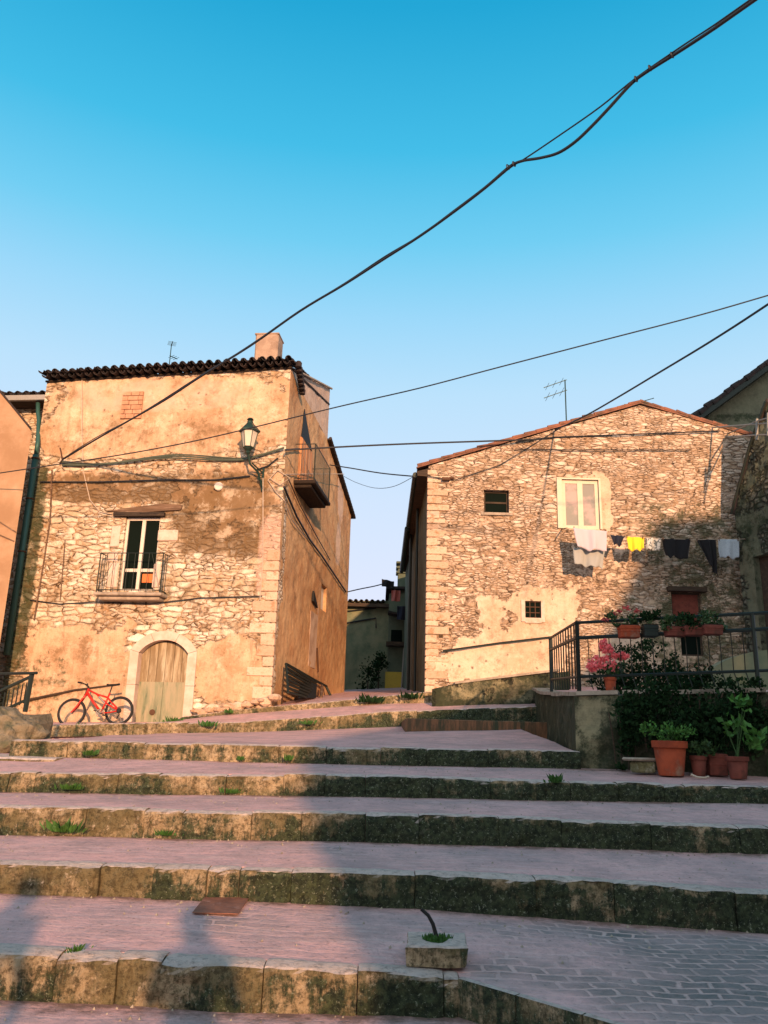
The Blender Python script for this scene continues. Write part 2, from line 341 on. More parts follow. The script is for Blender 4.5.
# ---------------------------------------------------------------- object helpers
ORG = {}
def tag(o, label=None, cat=None, group=None, kind=None):
    if label: o['label'] = label
    if cat: o['category'] = cat
    if group: o['group'] = group
    if kind: o['kind'] = kind
    return o
def thing(name, loc, label, cat, group=None):
    o = bpy.data.objects.new(name, None); COL.objects.link(o); o.location = loc; o.empty_display_size = .2
    ORG[o.name] = Vector(loc); return tag(o, label, cat, group)
class MB:
    def __init__(s): s.v = []; s.f = []; s.a = {}
    def add(s, vs, fs):
        k = len(s.v); s.v += [Vector(x) for x in vs]; s.f += [tuple(i+k for i in f) for f in fs]; return s
    def box(s, c, size, rz=0, M3=None, bev=0):
        hx, hy, hz = size[0]/2, size[1]/2, size[2]/2
        rot = M3 or Matrix.Rotation(rz, 3, 'Z'); c = Vector(c)
        if bev <= 0:
            vs = [c + rot @ Vector((x*hx, y*hy, z*hz)) for x in (-1, 1) for y in (-1, 1) for z in (-1, 1)]
            return s.add(vs, [(0, 1, 3, 2), (4, 6, 7, 5), (0, 4, 5, 1), (2, 3, 7, 6), (0, 2, 6, 4), (1, 5, 7, 3)])
        bm = bmesh.new(); bmesh.ops.create_cube(bm, size=1)
        bmesh.ops.scale(bm, vec=size, verts=bm.verts); bmesh.ops.bevel(bm, geom=bm.edges[:], offset=bev, segments=1, affect='EDGES')
        vs = [c + rot @ v.co for v in bm.verts]; fs = [tuple(v.index for v in f.verts) for f in bm.faces]; bm.free()
        return s.add(vs, fs)
    def pbox(s, P, u0, v0, u1, v1, w0, w1):     # box on a wall plane
        vs = [P.p(u, v, w) for u in (u0, u1) for v in (v0, v1) for w in (w0, w1)]
        return s.add(vs, [(0, 1, 3, 2), (4, 6, 7, 5), (0, 4, 5, 1), (2, 3, 7, 6), (0, 2, 6, 4), (1, 5, 7, 3)])
    def tube(s, pts, r, n=6, r2=None, cap=True):
        pts = [Vector(p) for p in pts]; L = len(pts); k = len(s.v)
        rs = r if isinstance(r, (list, tuple)) else [r + ((r2-r)*i/(L-1) if r2 is not None else 0) for i in range(L)]
        up = None
        for i, p in enumerate(pts):
            t = (pts[min(i+1, L-1)] - pts[max(i-1, 0)]).normalized()
            if up is None: up = t.orthogonal().normalized()
            up = (up - t*up.dot(t)).normalized(); b = t.cross(up)
            for j in range(n):
                a = 2*math.pi*j/n; s.v.append(p + (up*math.cos(a) + b*math.sin(a))*rs[i])
        for i in range(L-1):
            for j in range(n):
                s.f.append((k+i*n+j, k+i*n+(j+1) % n, k+(i+1)*n+(j+1) % n, k+(i+1)*n+j))
        if cap: s.f.append(tuple(k+j for j in range(n))[::-1]); s.f.append(tuple(k+(L-1)*n+j for j in range(n)))
        return s
    def lathe(s, prof, c=(0, 0, 0), n=16, rot=None):
        k = len(s.v); c = Vector(c); rot = rot or Matrix.Identity(3)
        for r, z in prof:
            for j in range(n):
                a = 2*math.pi*j/n; s.v.append(c + rot @ Vector((r*math.cos(a), r*math.sin(a), z)))
        for i in range(len(prof)-1):
            for j in range(n): s.f.append((k+i*n+j, k+i*n+(j+1) % n, k+(i+1)*n+(j+1) % n, k+(i+1)*n+j))
        s.f.append(tuple(k+j for j in range(n))[::-1]); s.f.append(tuple(k+(len(prof)-1)*n+j for j in range(n)))
        return s
    def torus(s, c, R0, r, axis, n=28, m_=8):
        q = Vector(axis).normalized(); a = q.orthogonal().normalized(); b = q.cross(a); c = Vector(c); k = len(s.v)
        for i in range(n):
            t = 2*math.pi*i/n; d = a*math.cos(t) + b*math.sin(t)
            for j in range(m_):
                p = 2*math.pi*j/m_; s.v.append(c + d*(R0 + r*math.cos(p)) + q*r*math.sin(p))
        for i in range(n):
            for j in range(m_):
                s.f.append((k+i*m_+j, k+((i+1) % n)*m_+j, k+((i+1) % n)*m_+(j+1) % m_, k+i*m_+(j+1) % m_))
        return s
    def prism(s, poly, ext):                     # poly: list of 3D points, extruded along ext
        n = len(poly); ext = Vector(ext); poly = [Vector(p) for p in poly]
        return s.add(poly + [p+ext for p in poly], [tuple(range(n))[::-1], tuple(range(n, 2*n))] + [(i, (i+1) % n, n+(i+1) % n, n+i) for i in range(n)])
    def leaves(s, c, rad, n, size, rnd, up=.3, long=1.6):
        c = Vector(c); rad = Vector(rad) if not isinstance(rad, (int, float)) else Vector((rad,)*3)
        clumps = [(Vector((rnd.gauss(0, .45), rnd.gauss(0, .45), rnd.gauss(0, .45))), rnd.uniform(.22, .5)) for _ in range(max(4, n//40))]
        for i in range(n):
            q, w = rnd.choice(clumps)
            d = q + Vector((rnd.gauss(0, 1), rnd.gauss(0, 1), rnd.gauss(0, 1)))*w*.5
            if d.length > 1.15: d *= 1.15/d.length
            p = c + Vector((d.x*rad.x, d.y*rad.y, d.z*rad.z))
            s.leaf(p, Vector((rnd.uniform(-1, 1), rnd.uniform(-1, 1), rnd.uniform(-.4, 1)+up)), size*rnd.uniform(.6, 1.3), rnd, long)
        return s
    def leaf(s, p, d, L, rnd, long=1.6):
        d = d.normalized(); a = d.cross(Vector((rnd.uniform(-1, 1), rnd.uniform(-1, 1), rnd.uniform(-1, 1)))).normalized(); b = d.cross(a)
        w = L/long/2
        s.add([p, p+d*L*.5+a*w+b*L*.06, p+d*L, p+d*L*.5-a*w+b*L*.06, p+d*L*.5], [(0, 1, 4), (1, 2, 4), (2, 3, 4), (3, 0, 4)])
    def build(s, name, mat, parent=None, smooth=False, loc=None):
        o0 = ORG[parent.name] if parent else (Vector(loc) if loc is not None else Vector((0, 0, 0)))
        me = bpy.data.meshes.new(name); me.from_pydata([tuple(v-o0) for v in s.v], [], s.f)
        bm = bmesh.new(); bm.from_mesh(me); bmesh.ops.recalc_face_normals(bm, faces=bm.faces) if not s.a.get('keep') else None; bm.to_mesh(me); bm.free()
        me.materials.append(M[mat] if isinstance(mat, str) else mat)
        if smooth: me.polygons.foreach_set('use_smooth', [True]*len(me.polygons))
        for k, vals in s.a.items():
            if k == 'keep': continue
            at_ = me.attributes.new(k, 'FLOAT', 'POINT'); at_.data.foreach_set('value', vals)
        o = bpy.data.objects.new(name, me); COL.objects.link(o)
        if parent: o.parent = parent
        else: o.location = o0
        ORG[o.name] = o0.copy()
        return o
def N(p, sc_, seed=0): return noise.noise(Vector((p[0]*sc_+seed*7.3, p[1]*sc_+seed*3.1, p[2]*sc_-seed)))
def copy_tree(o, parent=None):
    c = o.copy(); COL.objects.link(c)
    if parent: c.parent = parent
    for ch in [x for x in o.children]: copy_tree(ch, c)
    return c

def wallmesh(name, P, poly, mat, parent, holes=(), step=.12, blobs=(), disp=.02, seed=1, base=(.0, .0, .0), depth=.28, scale_Y=20.0, skip=None):
    """a wall sheet on plane P clipped to convex poly (u,v), with real openings and their reveals"""
    us = [p[0] for p in poly]; vs = [p[1] for p in poly]
    u0, u1, v0, v1 = min(us), max(us), min(vs), max(vs)
    nu = max(2, int((u1-u0)/step)); nv = max(2, int((v1-v0)/step))
    bm = bmesh.new()
    g = [[bm.verts.new((u0+(u1-u0)*i/nu, v0+(v1-v0)*j/nv, 0)) for j in range(nv+1)] for i in range(nu+1)]
    for i in range(nu):
        for j in range(nv): bm.faces.new((g[i][j], g[i+1][j], g[i+1][j+1], g[i][j+1]))
    area = sum(poly[i][0]*poly[(i+1) % len(poly)][1]-poly[(i+1) % len(poly)][0]*poly[i][1] for i in range(len(poly)))
    sg = 1 if area > 0 else -1
    for i in range(len(poly)):
        a, b = Vector((*poly[i], 0)), Vector((*poly[(i+1) % len(poly)], 0)); e = (b-a); nrm = Vector((e.y, -e.x, 0))*sg
        bmesh.ops.bisect_plane(bm, geom=bm.verts[:]+bm.edges[:]+bm.faces[:], plane_co=a, plane_no=nrm, clear_outer=True, dist=1e-5)
    for h in holes:
        for co, no in (((h[0], 0, 0), (1, 0, 0)), ((h[2], 0, 0), (1, 0, 0)), ((0, h[1], 0), (0, 1, 0)), ((0, h[3], 0), (0, 1, 0))):
            bmesh.ops.bisect_plane(bm, geom=bm.verts[:]+bm.edges[:]+bm.faces[:], plane_co=co, plane_no=no, dist=1e-5)
    dead = []
    for f in bm.faces:
        c = f.calc_center_median()
        if any(h[0] < c.x < h[2] and h[1] < c.y < h[3] for h in holes) or (skip and skip(c.x, c.y)): dead.append(f)
    bmesh.ops.delete(bm, geom=dead, context='FACES')
    bm.verts.index_update(); mb = MB(); mb.a['keep'] = True
    A = {'plaster': [], 'stain': [], 'moss': [], 'pale': []}; ks = ['plaster', 'stain', 'moss', 'pale']; base = tuple(base)+(0,)*(4-len(base))
    B = []
    for (k, px, py, rx, ry, val) in blobs:
        u, v = P.hit(px, py); B.append((ks.index(k), u, v, rx*scale_Y/F, ry*scale_Y/F, val))
    def attrs(u, v):
        r = list(base)
        for (k, bu, bv, ru, rv, val) in B:
            d = ((abs(u-bu)/ru)**4 + (abs(v-bv)/rv)**4)**.25
            w = min(1, max(0, (1.25-d)/.5)); r[k] += (val-r[k])*w
        for i, kk in enumerate(ks): A[kk].append(r[i])
    for v in bm.verts:
        u_, v_ = v.co.x, v.co.y
        edge = min([1.0]+[abs(v_-p) for p in (v0,)]+[min(abs(u_-u0), abs(u_-u1))])
        p = P.p(u_, v_); fade = min(1, edge/.3)
        for h in holes:
            dx = max(h[0]-u_, 0, u_-h[2]); dy = max(h[1]-v_, 0, v_-h[3]); fade = min(fade, min(1, math.hypot(dx, dy)/.25))
        w = (N(p, 1.1, seed)*.6 + N(p, 3.2, seed)*.4 + N(p, 7, seed)*.25)*disp*2*fade
        mb.v.append(P.p(u_, v_, w)); attrs(u_, v_)
    mb.f = [tuple(v.index for v in f.verts) for f in bm.faces]; bm.free()
    for h in holes:
        c = [(h[0], h[1]), (h[2], h[1]), (h[2], h[3]), (h[0], h[3])]
        for i in range(4):
            a, b = c[i], c[(i+1) % 4]; k = len(mb.v)
            for q, w in ((a, 0), (b, 0), (b, -depth), (a, -depth)):
                mb.v.append(P.p(q[0], q[1], w)); attrs(*q)
            mb.f.append((k, k+3, k+2, k+1))
    mb.a.update(A)
    return mb.build(name, mat, parent)

def tiles(mb, o, along, up, n, rows, sp=.24, L=.42, r=.078, rnd=random, lift=0.0, lower=True):
    """barrel tiles: channels with covers over the joints; o = eave corner, along the eave, up the slope"""
    along = along.normalized(); up = up.normalized(); nn = along.cross(up).normalized()
    if nn.z < 0: nn = -nn
    for i in range(n):
        for j in range(rows):
            for cover in (1, 0):
                if not cover and j > 1 : continue
                jit = rnd.uniform(-.015, .015); b = o + along*(sp*(i+.5*cover)+jit) + up*((L-.1)*j + rnd.uniform(-.03, .03) - (.0 if cover else .07)) + nn*(lift+(.075 if cover else .03) + rnd.uniform(-.008, .012))
                k = len(mb.v); S = 6; r0, r1 = r*1.1, r*.85
                tilt = nn*(.02)
                for e, (q, rr) in enumerate(((b+tilt*(1), r0), (b+up*L-tilt*.3, r1))):
                    for th_ in (0, 1):
                        for a in range(S+1):
                            t = math.pi*a/S; rr2 = rr-(.016 if th_ else 0)
                            mb.v.append(q + along*math.cos(t)*rr2 + nn*(math.sin(t)*rr2*(1 if cover else -1) + (0 if cover else rr)))
                m_ = S+1
                for a in range(S):
                    mb.f.append((k+a, k+a+1, k+2*m_+a+1, k+2*m_+a)); mb.f.append((k+m_+a, k+3*m_+a, k+3*m_+a+1, k+m_+a+1))
                    mb.f.append((k+a, k+m_+a, k+m_+a+1, k+a+1))

# ---------------------------------------------------------------- ground: treads, kerbs
XS = sorted(set([-60, -40, -26, -18] + [round(-14+.2*i, 2) for i in range(0, 121)] + [12, 18, 30, 60]))
def ln(Y, pts):
    xs = [p[0] for p in pts]; zs = [p[1] for p in pts]
    return lambda x: (Y, float(np.interp(x, xs, zs)))
b1 = ln(5.32, [(-2.1, .03), (-.7, 0), (8, 0)]); t1 = ln(5.32, [(-2.16, .27), (-.7, .24), (.22, .21), (.5, .2), (3, .18)])
b2 = ln(6.88, [(-2.85, .315), (.1, .30), (1.7, .23), (3, .18)]); t2 = ln(6.88, [(-2.9, .52), (0, .53), (1.4, .51), (3, .46)])
b3 = ln(8.23, [(-3.5, .57), (.1, .60), (3.6, .60)]); t3 = ln(8.23, [(-3.5, .81), (.1, .84), (3.7, .83)])
b4 = ln(9.68, [(-4.2, .85), (.1, .91), (4.3, .95)]); t4 = ln(9.68, [(-4.2, 1.05), (.1, 1.13), (4.3, 1.12)])
b5 = ln(11.2, [(-5, 1.19), (.1, 1.21), (2.6, 1.23)]); t5 = ln(11.2, [(-4, 1.39), (.1, 1.42), (2.6, 1.44)])
b6 = ln(18.4, [(-7.2, 1.44), (-2.74, 1.62), (.13, 1.80), (3.6, 2.05)]); t6 = ln(18.4, [(-7.2, 1.65), (-2.76, 1.83), (.12, 2.12), (3.6, 2.34)])
k6 = ln(19.9, [(-9, 1.70), (-5.1, 1.79), (-3.8, 1.98), (.13, 2.36), (3.8, 2.53)])
kt = ln(19.9, [(-9, 1.70), (-5.0, 1.80), (-4.6, 1.93), (-3.8, 2.06), (-.8, 2.42), (1.2, 2.66), (3.8, 2.85)])
wb = ln(22.0, [(-9, 1.72), (-5.4, 1.84), (-2.6, 2.42), (3.8, 3.0)])
far = ln(46.0, [(-9, 3.4), (-2.6, 4.3), (3.8, 4.6)])
def bare_at(x, y):
    v = .10 + .55*min(1, max(0, (x-.1)/1.2))*min(1, max(0, (7.0-y)/.4)) + .35*math.exp(-((x+.9)/.5)**2-((y-6.2)/.5)**2)
    return v
def strip(name, A, B, ny, xs=XS, mat='paving', start=0.0):
    mb = MB(); a = []
    for x in xs:
        (ya, za), (yb, zb) = A(x), B(x); ya += start
        if start:
            mb.v.append(Vector((x, ya, za-.5))); a.append(0.)
        for j in range(ny+1):
            t = j/ny; y = ya+(yb-ya)*t; z = za+(zb-za)*t
            if abs(x) < 14 and 0 < j < ny: z += N((x, y, 0), .9, 3)*.018 + N((x, y, 0), 3, 5)*.006
            mb.v.append(Vector((x, y, z))); a.append(bare_at(x, y))
    n = ny+1+(1 if start else 0)
    for i in range(len(xs)-1):
        for j in range(n-1): mb.f.append((i*n+j, (i+1)*n+j, (i+1)*n+j+1, i*n+j+1))
    mb.a['bare'] = a; mb.a['keep'] = True
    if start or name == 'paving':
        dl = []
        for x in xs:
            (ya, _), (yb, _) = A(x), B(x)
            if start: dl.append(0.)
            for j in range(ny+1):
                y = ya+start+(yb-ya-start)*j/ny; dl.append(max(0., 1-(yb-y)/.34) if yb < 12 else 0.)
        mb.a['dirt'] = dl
    return tag(mb.build(name, mat), kind='structure')
base = ln(-30, [(-60, 0)])
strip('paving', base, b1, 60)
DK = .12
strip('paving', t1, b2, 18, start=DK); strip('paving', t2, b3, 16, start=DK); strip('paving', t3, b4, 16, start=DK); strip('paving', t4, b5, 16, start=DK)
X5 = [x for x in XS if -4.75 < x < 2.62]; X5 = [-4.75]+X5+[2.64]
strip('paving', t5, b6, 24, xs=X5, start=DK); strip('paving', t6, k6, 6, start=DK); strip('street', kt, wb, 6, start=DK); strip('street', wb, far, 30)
b5r = ln(13.5, [(2.6, 1.26), (9, 1.3)]); strip('paving', b5, b5r, 6, xs=[2.6]+[x for x in XS if x > 2.62])
b5l = ln(18.4, [(-60, 1.3), (-4.7, 1.3)]); strip('paving', b5, b5l, 10, xs=[x for x in XS if x < -4.7]+[-4.7])
g = MB(); g.add([(-400, -400, -.06), (400, -400, -.06), (400, 400, -.06), (-400, 400, -.06)], [(0, 1, 2, 3)]); g.a['bare'] = [0.]*4
tag(g.build('ground', 'paving'), kind='structure')
# the raised paving that runs towards the viewer on the right, past the cut end of the lowest kerb
D1 = atz(610, 1024, .19); dd = (Vector((D1.x, D1.y, 0))-Vector((.51, 5.32, 0)))
mb = MB(); a = []; nx, ny = 60, 40
for i in range(nx+1):
    for j in range(ny+1):
        t = j/ny; y = 5.50 - 3.38*t; xl = .51 + (dd.x*(y-5.32)/dd.y if y < 5.32 else 0)
        x = xl + (9-xl)*(i/nx)**1.5; mb.v.append(Vector((x, y, float(np.interp(x, [.5, 3], [.2, .18])) + (N((x, y, 0), .9, 3)*.012 if i and j else 0)))); a.append(bare_at(x, min(y, 5.5)))
for i in range(nx):
    for j in range(ny): mb.f.append((i*(ny+1)+j, i*(ny+1)+j+1, (i+1)*(ny+1)+j+1, (i+1)*(ny+1)+j))
mb.a = {'bare': a, 'keep': True}
tag(mb.build('paving', 'paving'), kind='structure')
mb = MB()
e0 = Vector((.51, 5.32, 0)); dirv = dd.normalized(); nrm_ = Vector((dirv.y, -dirv.x, 0))
if nrm_.x > 0: nrm_ = -nrm_
Pk = Plane(e0, dirv)
cc = MB()
for i in range(9):
    s0 = i*.42; q0 = e0+dirv*s0; q1 = e0+dirv*(s0+.41)
    cc.add([q0+nrm_*.012, q1+nrm_*.012, q1+nrm_*.012+Z*.198, q0+nrm_*.012+Z*.198, q0-nrm_*.03, q1-nrm_*.03, q1-nrm_*.03+Z*.200, q0-nrm_*.03+Z*.200],
           [(0, 1, 2, 3), (3, 2, 6, 7), (0, 3, 7, 4), (1, 5, 6, 2)])
cc.a['moss'] = [.72]*len(cc.v)
tag(cc.build('stone_edging', 'kerb'), kind='structure')

def kerb(name, bl, tl, x0, x1, moss_shade, rnd, dz=.0, deep=.18, seg=(.22, 1.0)):  # right-hand moss is partly shade painted into the riser colour
    mb = MB(); ms = []; x = x0
    while x < x1:
        w = rnd.uniform(*seg); xe = min(x1, x+w); n = max(3, int((xe-x)/.04)); mr = moss_shade(x+w/2)+rnd.uniform(-.22, .22)
        jo = rnd.uniform(-.015, .02); jz = rnd.uniform(-.008, .012); base_i = len(mb.v); m_ = 0
        for i in range(n+1):
            t = i/n; xx = x+(xe-x)*t; Yb, zb = bl(xx); Yt, zt = tl(xx); H = zt-zb
            e = min(t, 1-t)*(xe-x); rd = max(0, 1-e/.055); pinch = .012*rd*rd
            gx = (.003 if i == 0 else -.003 if i == n else 0)
            prof = [(0.03, -.04), (0.027, .15*H), (.032, .35*H), (.028, .55*H), (.03, .75*H), (.028, .90*H), (.022, .975*H), (.006, H+.002), (-.05, H+.008), (-deep*.6, H+.010), (-deep, H+.002), (-deep, H-.1)]
            m_ = len(prof)
            for q, (o_, h_) in enumerate(prof):
                p = Vector((xx+gx, Yb-o_+pinch, zb+h_-(pinch*.6 if q > 4 else 0)+(jz if q > 4 else 0)))
                dsp = N(p, 4, 1)*.028 + N(p, 11, 2)*.020 + N(p, 26, 3)*.012
                if q <= 6: p.y += dsp - jo
                if q in (5, 6, 7): p.z += min(0, N(p, 6, 4)*.025)
                elif q > 7: p.z += N(p, 6, 4)*.004
                mb.v.append(p); ms.append(moss_shade(xx)+(mr-moss_shade(x+w/2))*.6+N(p, 1.7, 9)*.55-(.25 if q > 4 else 0)+(.12 if q < 2 else 0))
        for i in range(n):
            for q in range(m_-1):
                k = base_i+i*m_+q; mb.f.append((k, k+m_, k+m_+1, k+1))
        mb.f.append(tuple(base_i+q for q in range(m_))); mb.f.append(tuple(base_i+n*m_+q for q in range(m_))[::-1])
        x = xe
    mb.a['moss'] = ms; mb.a['keep'] = True
    return tag(mb.build(name, 'kerb'), kind='structure')
rk = random.Random(4)
X1 = None
kerb('stone_step', b1, t1, -9, .51, lambda x: .52+.4*min(1, max(0, (x+.1)/.2)), rk)
kerb('stone_step', b2, t2, -9, 9, lambda x: .44+.52*min(1, max(0, (x+.9)/.5)), rk)
kerb('stone_step', b3, t3, -9, 9, lambda x: .46+.48*min(1, max(0, (x+1.2)/1)), rk)
kerb('stone_step', b4, t4, -9, 9, lambda x: .48+.5*min(1, max(0, (x+1.2)/1)), rk)
kerb('stone_step', b5, t5, -4.75, 2.64, lambda x: .46+.5*min(1, max(0, (x+1.6)/1.0)), rk)
kerb('stone_step', b6, t6, -7.35, 3.8, lambda x: .42+.6*min(1, max(0, (x+1)/1.5)), rk)
kerb('stone_kerb', k6, kt, -4.6, 3.85, lambda x: .25+.2*min(1, max(0, (x+1)/2)), rk, seg=(.5, 1.3))
# low slabs at the left end of the flight
for px0, px1, py0, py1, Y, dp in ((-60, 54, 757, 766, 10.75, .9), (36, 86, 744, 753, 11.6, .8)):
    a = at(px0, py1, Y); b = at(px1, py1, Y); tz = at((px0+px1)/2, py0, Y).z
    zb = a.z-.1
    s = MB(); nn = 10
    for i in range(nn+1):
        for q, (dy, z) in enumerate(((0, zb), (0, tz-.02), (.03, tz), (dp, tz+.02), (dp, zb))):
            p = Vector((a.x+(b.x-a.x)*i/nn, Y+dy, z)); p.y += N(p, 4, 3)*.05; p.z += N(p, 5, 2)*.012; s.v.append(p)
    for i in range(nn):
        for q in range(4): s.f.append((i*5+q, (i+1)*5+q, (i+1)*5+q+1, i*5+q+1))
    s.f.append((0, 1, 2, 3, 4)); s.f.append((nn*5+4, nn*5+3, nn*5+2, nn*5+1, nn*5)); s.a['moss'] = [.15]*len(s.v)
    tag(s.build('stone_slab', 'kerb'), kind='structure')
# brown faced block below the terrace corner
a = at(405, 737, 15.8); b = at(560, 737, 15.8); tz = at(470, 720, 15.8).z
s = MB(); s.box(((a.x+b.x)/2, 17.15, (a.z+tz)/2-.1), (b.x-a.x, 2.7, tz-a.z+.2), bev=.015)
tag(s.build('brick_step', 'brickface'), kind='structure')
# ---------------------------------------------------------------- left stone house
cor = at(279, 560, 20.0)
PF = Plane((cor.x, cor.y), (1, -.115))            # facade; u grows to the right, corner at u=0
PS = Plane((cor.x, cor.y), (.13, 1))              # side wall running back
L = thing('stone_house', (cor.x-3, cor.y+2, 1.8), 'tall ochre house of stone and broken plaster with an arched door and two balconies', 'house')
uL, vTL = PF.hit(47, 383); _, vTR = PF.hit(297, 369)
vTL, vTR = vTL+.03, PF.hit(297, 369)[1]+.03
def fr(x0, y0, x1, y1, P=PF):                     # pixel rect -> u,v rect on a plane (averages the leaning edges)
    a = P.hit(x0, y1); b = P.hit(x1, y0); c = P.hit(x0, y0); d = P.hit(x1, y1)
    return ((a[0]+c[0])/2, (a[1]+d[1])/2, (b[0]+d[0])/2, (b[1]+c[1])/2)
win_tl = PF.hit(127, 517); win_br = PF.hit(153, 591); wu0 = PF.hit(118, 588)[0]; wu1 = PF.hit(160.5, 520)[0]
WIN = (wu0, win_br[1], wu1, win_tl[1])
du0 = PF.hit(134.5, 700)[0]; du1 = PF.hit(184.5, 700)[0]; dz0 = PF.hit(160, 724)[1]; dsp = PF.hit(160, 653)[1]; dcr = PF.hit(163, 640)[1]
dc = (du0+du1)/2; dw = (du1-du0)/2; rise = dcr-dsp
Rr = (dw*dw+rise*rise)/(2*rise); ca = dcr-Rr       # segmental arch circle
def in_door(u, v, g_=.12):
    if abs(u-dc) > dw+g_: return False
    return v < dsp or (u-dc)**2+(v-ca)**2 < (Rr+g_)**2
fb = [('plaster', 170, 415, 140, 45, 1.0), ('plaster', 100, 435, 60, 25, 1.0), ('plaster', 105, 480, 60, 14, .55), ('plaster', 225, 500, 60, 45, .62), ('plaster', 120, 560, 80, 55, .10), ('plaster', 75, 640, 60, 22, .75),
      ('plaster', 80, 690, 70, 35, .95), ('plaster', 228, 668, 36, 33, .85), ('plaster', 215, 610, 50, 22, .42), ('plaster', 262, 560, 20, 40, .35), ('plaster', 240, 610, 30, 10, .2), ('plaster', 60, 520, 30, 30, .1), ('plaster', 75, 600, 55, 22, .05), ('plaster', 110, 625, 25, 10, .5),
      ('stain', 110, 488, 75, 17, 1.05), ('stain', 224, 512, 58, 50, 1.0), ('stain', 178, 500, 22, 20, .95), ('stain', 90, 600, 60, 10, .45), ('stain', 240, 447, 50, 10, .5), ('stain', 75, 660, 30, 30, .5), ('stain', 160, 440, 130, 22, .52), ('stain', 180, 580, 22, 26, .5), ('pale', 160, 395, 120, 22, .55), ('pale', 270, 555, 14, 50, .7),
      ('stain', 150, 700, 150, 14, .22), ('stain', 70, 695, 10, 30, .4),
      ('moss', 20, 590, 16, 130, 1.05), ('moss', 32, 500, 12, 40, 1.0), ('moss', 40, 690, 30, 40, .55), ('moss', 165, 600, 12, 12, .35)]
wallmesh('wall', PF, [(uL, 1.0), (0, 1.0), (0, vTR), (uL, vTL)], 'facade', L, holes=[WIN], blobs=fb, disp=.028, step=.09, skip=lambda u, v: in_door(u, v), scale_Y=20.4)
# pushed-out upper box and the side wall
uB, vB = PS.hit(330, 389); uE, vE = PS.hit(351, 515); uD, vD = PS.hit(330, 445)
uF = uE
vB0 = PS.hit(303, 372)[1]
sb = [('plaster', 325, 600, 40, 120, 1.0), ('plaster', 284, 540, 7, 80, .5), ('plaster', 276, 640, 6, 60, .4), ('pale', 342, 470, 22, 70, .9), ('pale', 338, 545, 14, 26, .9), ('pale', 318, 620, 5, 50, .5),
      ('stain', 297, 540, 10, 60, .45), ('stain', 305, 520, 10, 20, .5), ('stain', 300, 640, 12, 50, .25), ('stain', 325, 620, 20, 60, .05)]
sw_h = [fr(321, 585, 326.5, 611, PS)]
bdoor = (PS.hit(304, 480)[0], PS.hit(304, 489)[1], PS.hit(317, 480)[0], PS.hit(304, 437)[1]+.0)
wallmesh('side_wall', PS, [(0, 1.0), (uF, 1.0), (uF, vE), (uB, vD), (uB, vD), (0, vD+.0)], 'side', L, holes=sw_h, blobs=sb, base=(.9, .22, 0), disp=.02, step=.11, scale_Y=23)
wallmesh('upper_side_wall', PS, [(0, vD), (uB, vD), (uB, vB), (0, vTR+.05)], 'side_upper', L, disp=.02, step=.15)
# closing walls behind
mb = MB(); q = [PS.p(uF, 1.0), PS.p(uF, vE), PS.p(uF, vE)+PF.d*uL, PS.p(uF, 1.0)+PF.d*uL]
mb.add(q, [(0, 1, 2, 3)]); mb.add([PF.p(uL, 1.0), PF.p(uL, vTL), PF.p(uL, vTL)+PS.d*uF, PF.p(uL, 1)+PS.d*uF], [(0, 1, 2, 3)])
bx = PS.p(uB, vD); mb.add([bx, PS.p(uB, vB), PS.p(uB, vB)+PF.d*uL, bx+PF.d*uL], [(0, 1, 2, 3)])
mb.build('rear_wall', 'side_upper', L)
# roofs
ftop = PF.p(uL-.0, vTL+.06, .26); upv = PS.d*1.0 + Z*.22
roof = MB(); alongv = (PF.p(0.10, vTR+.06, .26)-ftop)
nT = int(alongv.length/.235)
tiles(roof, ftop, alongv, upv, nT, 8, sp=alongv.length/nT, rnd=random.Random(2))
roof.build('roof_tiles', 'tile', L)
deck = MB(); a0 = PF.p(uL-.02, vTL-.03, .06); a1 = PF.p(.03, vTR-.03, .06)
sl = upv*uB; deck.add([a0, a1, a1+sl, a0+sl, a0+Z*.05, a1+Z*.05, a1+sl+Z*.05, a0+sl+Z*.05], [(0, 1, 2, 3), (7, 6, 5, 4), (0, 4, 5, 1), (1, 5, 6, 2), (2, 6, 7, 3), (3, 7, 4, 0)])
deck.build('eaves_board', 'soil', L)
undr = MB(); tiles(undr, ftop-Z*.10-PF.n*.07+alongv.normalized()*.1, alongv, upv, nT, 1, sp=alongv.length/nT, rnd=random.Random(12)); undr.build('lower_tile_course', 'tile', L)
# verge tiles turning the corner, a short return down the side
vt = MB(); p0 = PS.p(0, vTR+.02, .20)
for i in range(7):
    c = p0 + (PS.p(.9, vTR-.35, .12)-p0)*(i/6)
    vt.lathe([(.02, -.02), (.085, 0), (.09, .12), (.06, .16)], c, 8)
vt.build('corner_tiles', 'tile', L)
cp = MB(); A_ = PS.p(0.2, vTR+.06, .04); B_ = PS.p(uB+.05, vB+.03, .05)
cp.tube([A_, B_], .035, 5); cp.build('parapet_coping', 'sill', L)
vg = MB(); A_ = PS.p(uB-.05, vD+.05, .10); B_ = PS.p(uF+.25, vE-.02+(vE-vD)/(uF-uB)*.25+.05, .10)
nv_ = 26
for i in range(nv_):
    p = A_+(B_-A_)*(i/nv_); q = A_+(B_-A_)*((i+1.25)/nv_); vg.tube([p, q], .06, 6, .045)
vg.build('verge_tiles', 'tile', L)
lr = MB(); lr.add([A_, B_, B_+PF.d*uL, A_+PF.d*uL, A_-Z*.06, B_-Z*.06, B_+PF.d*uL-Z*.06, A_+PF.d*uL-Z*.06], [(0, 1, 2, 3), (7, 6, 5, 4), (0, 4, 5, 1), (1, 5, 6, 2), (2, 6, 7, 3), (3, 7, 4, 0)])
lr.build('rear_roof', 'tile', L)
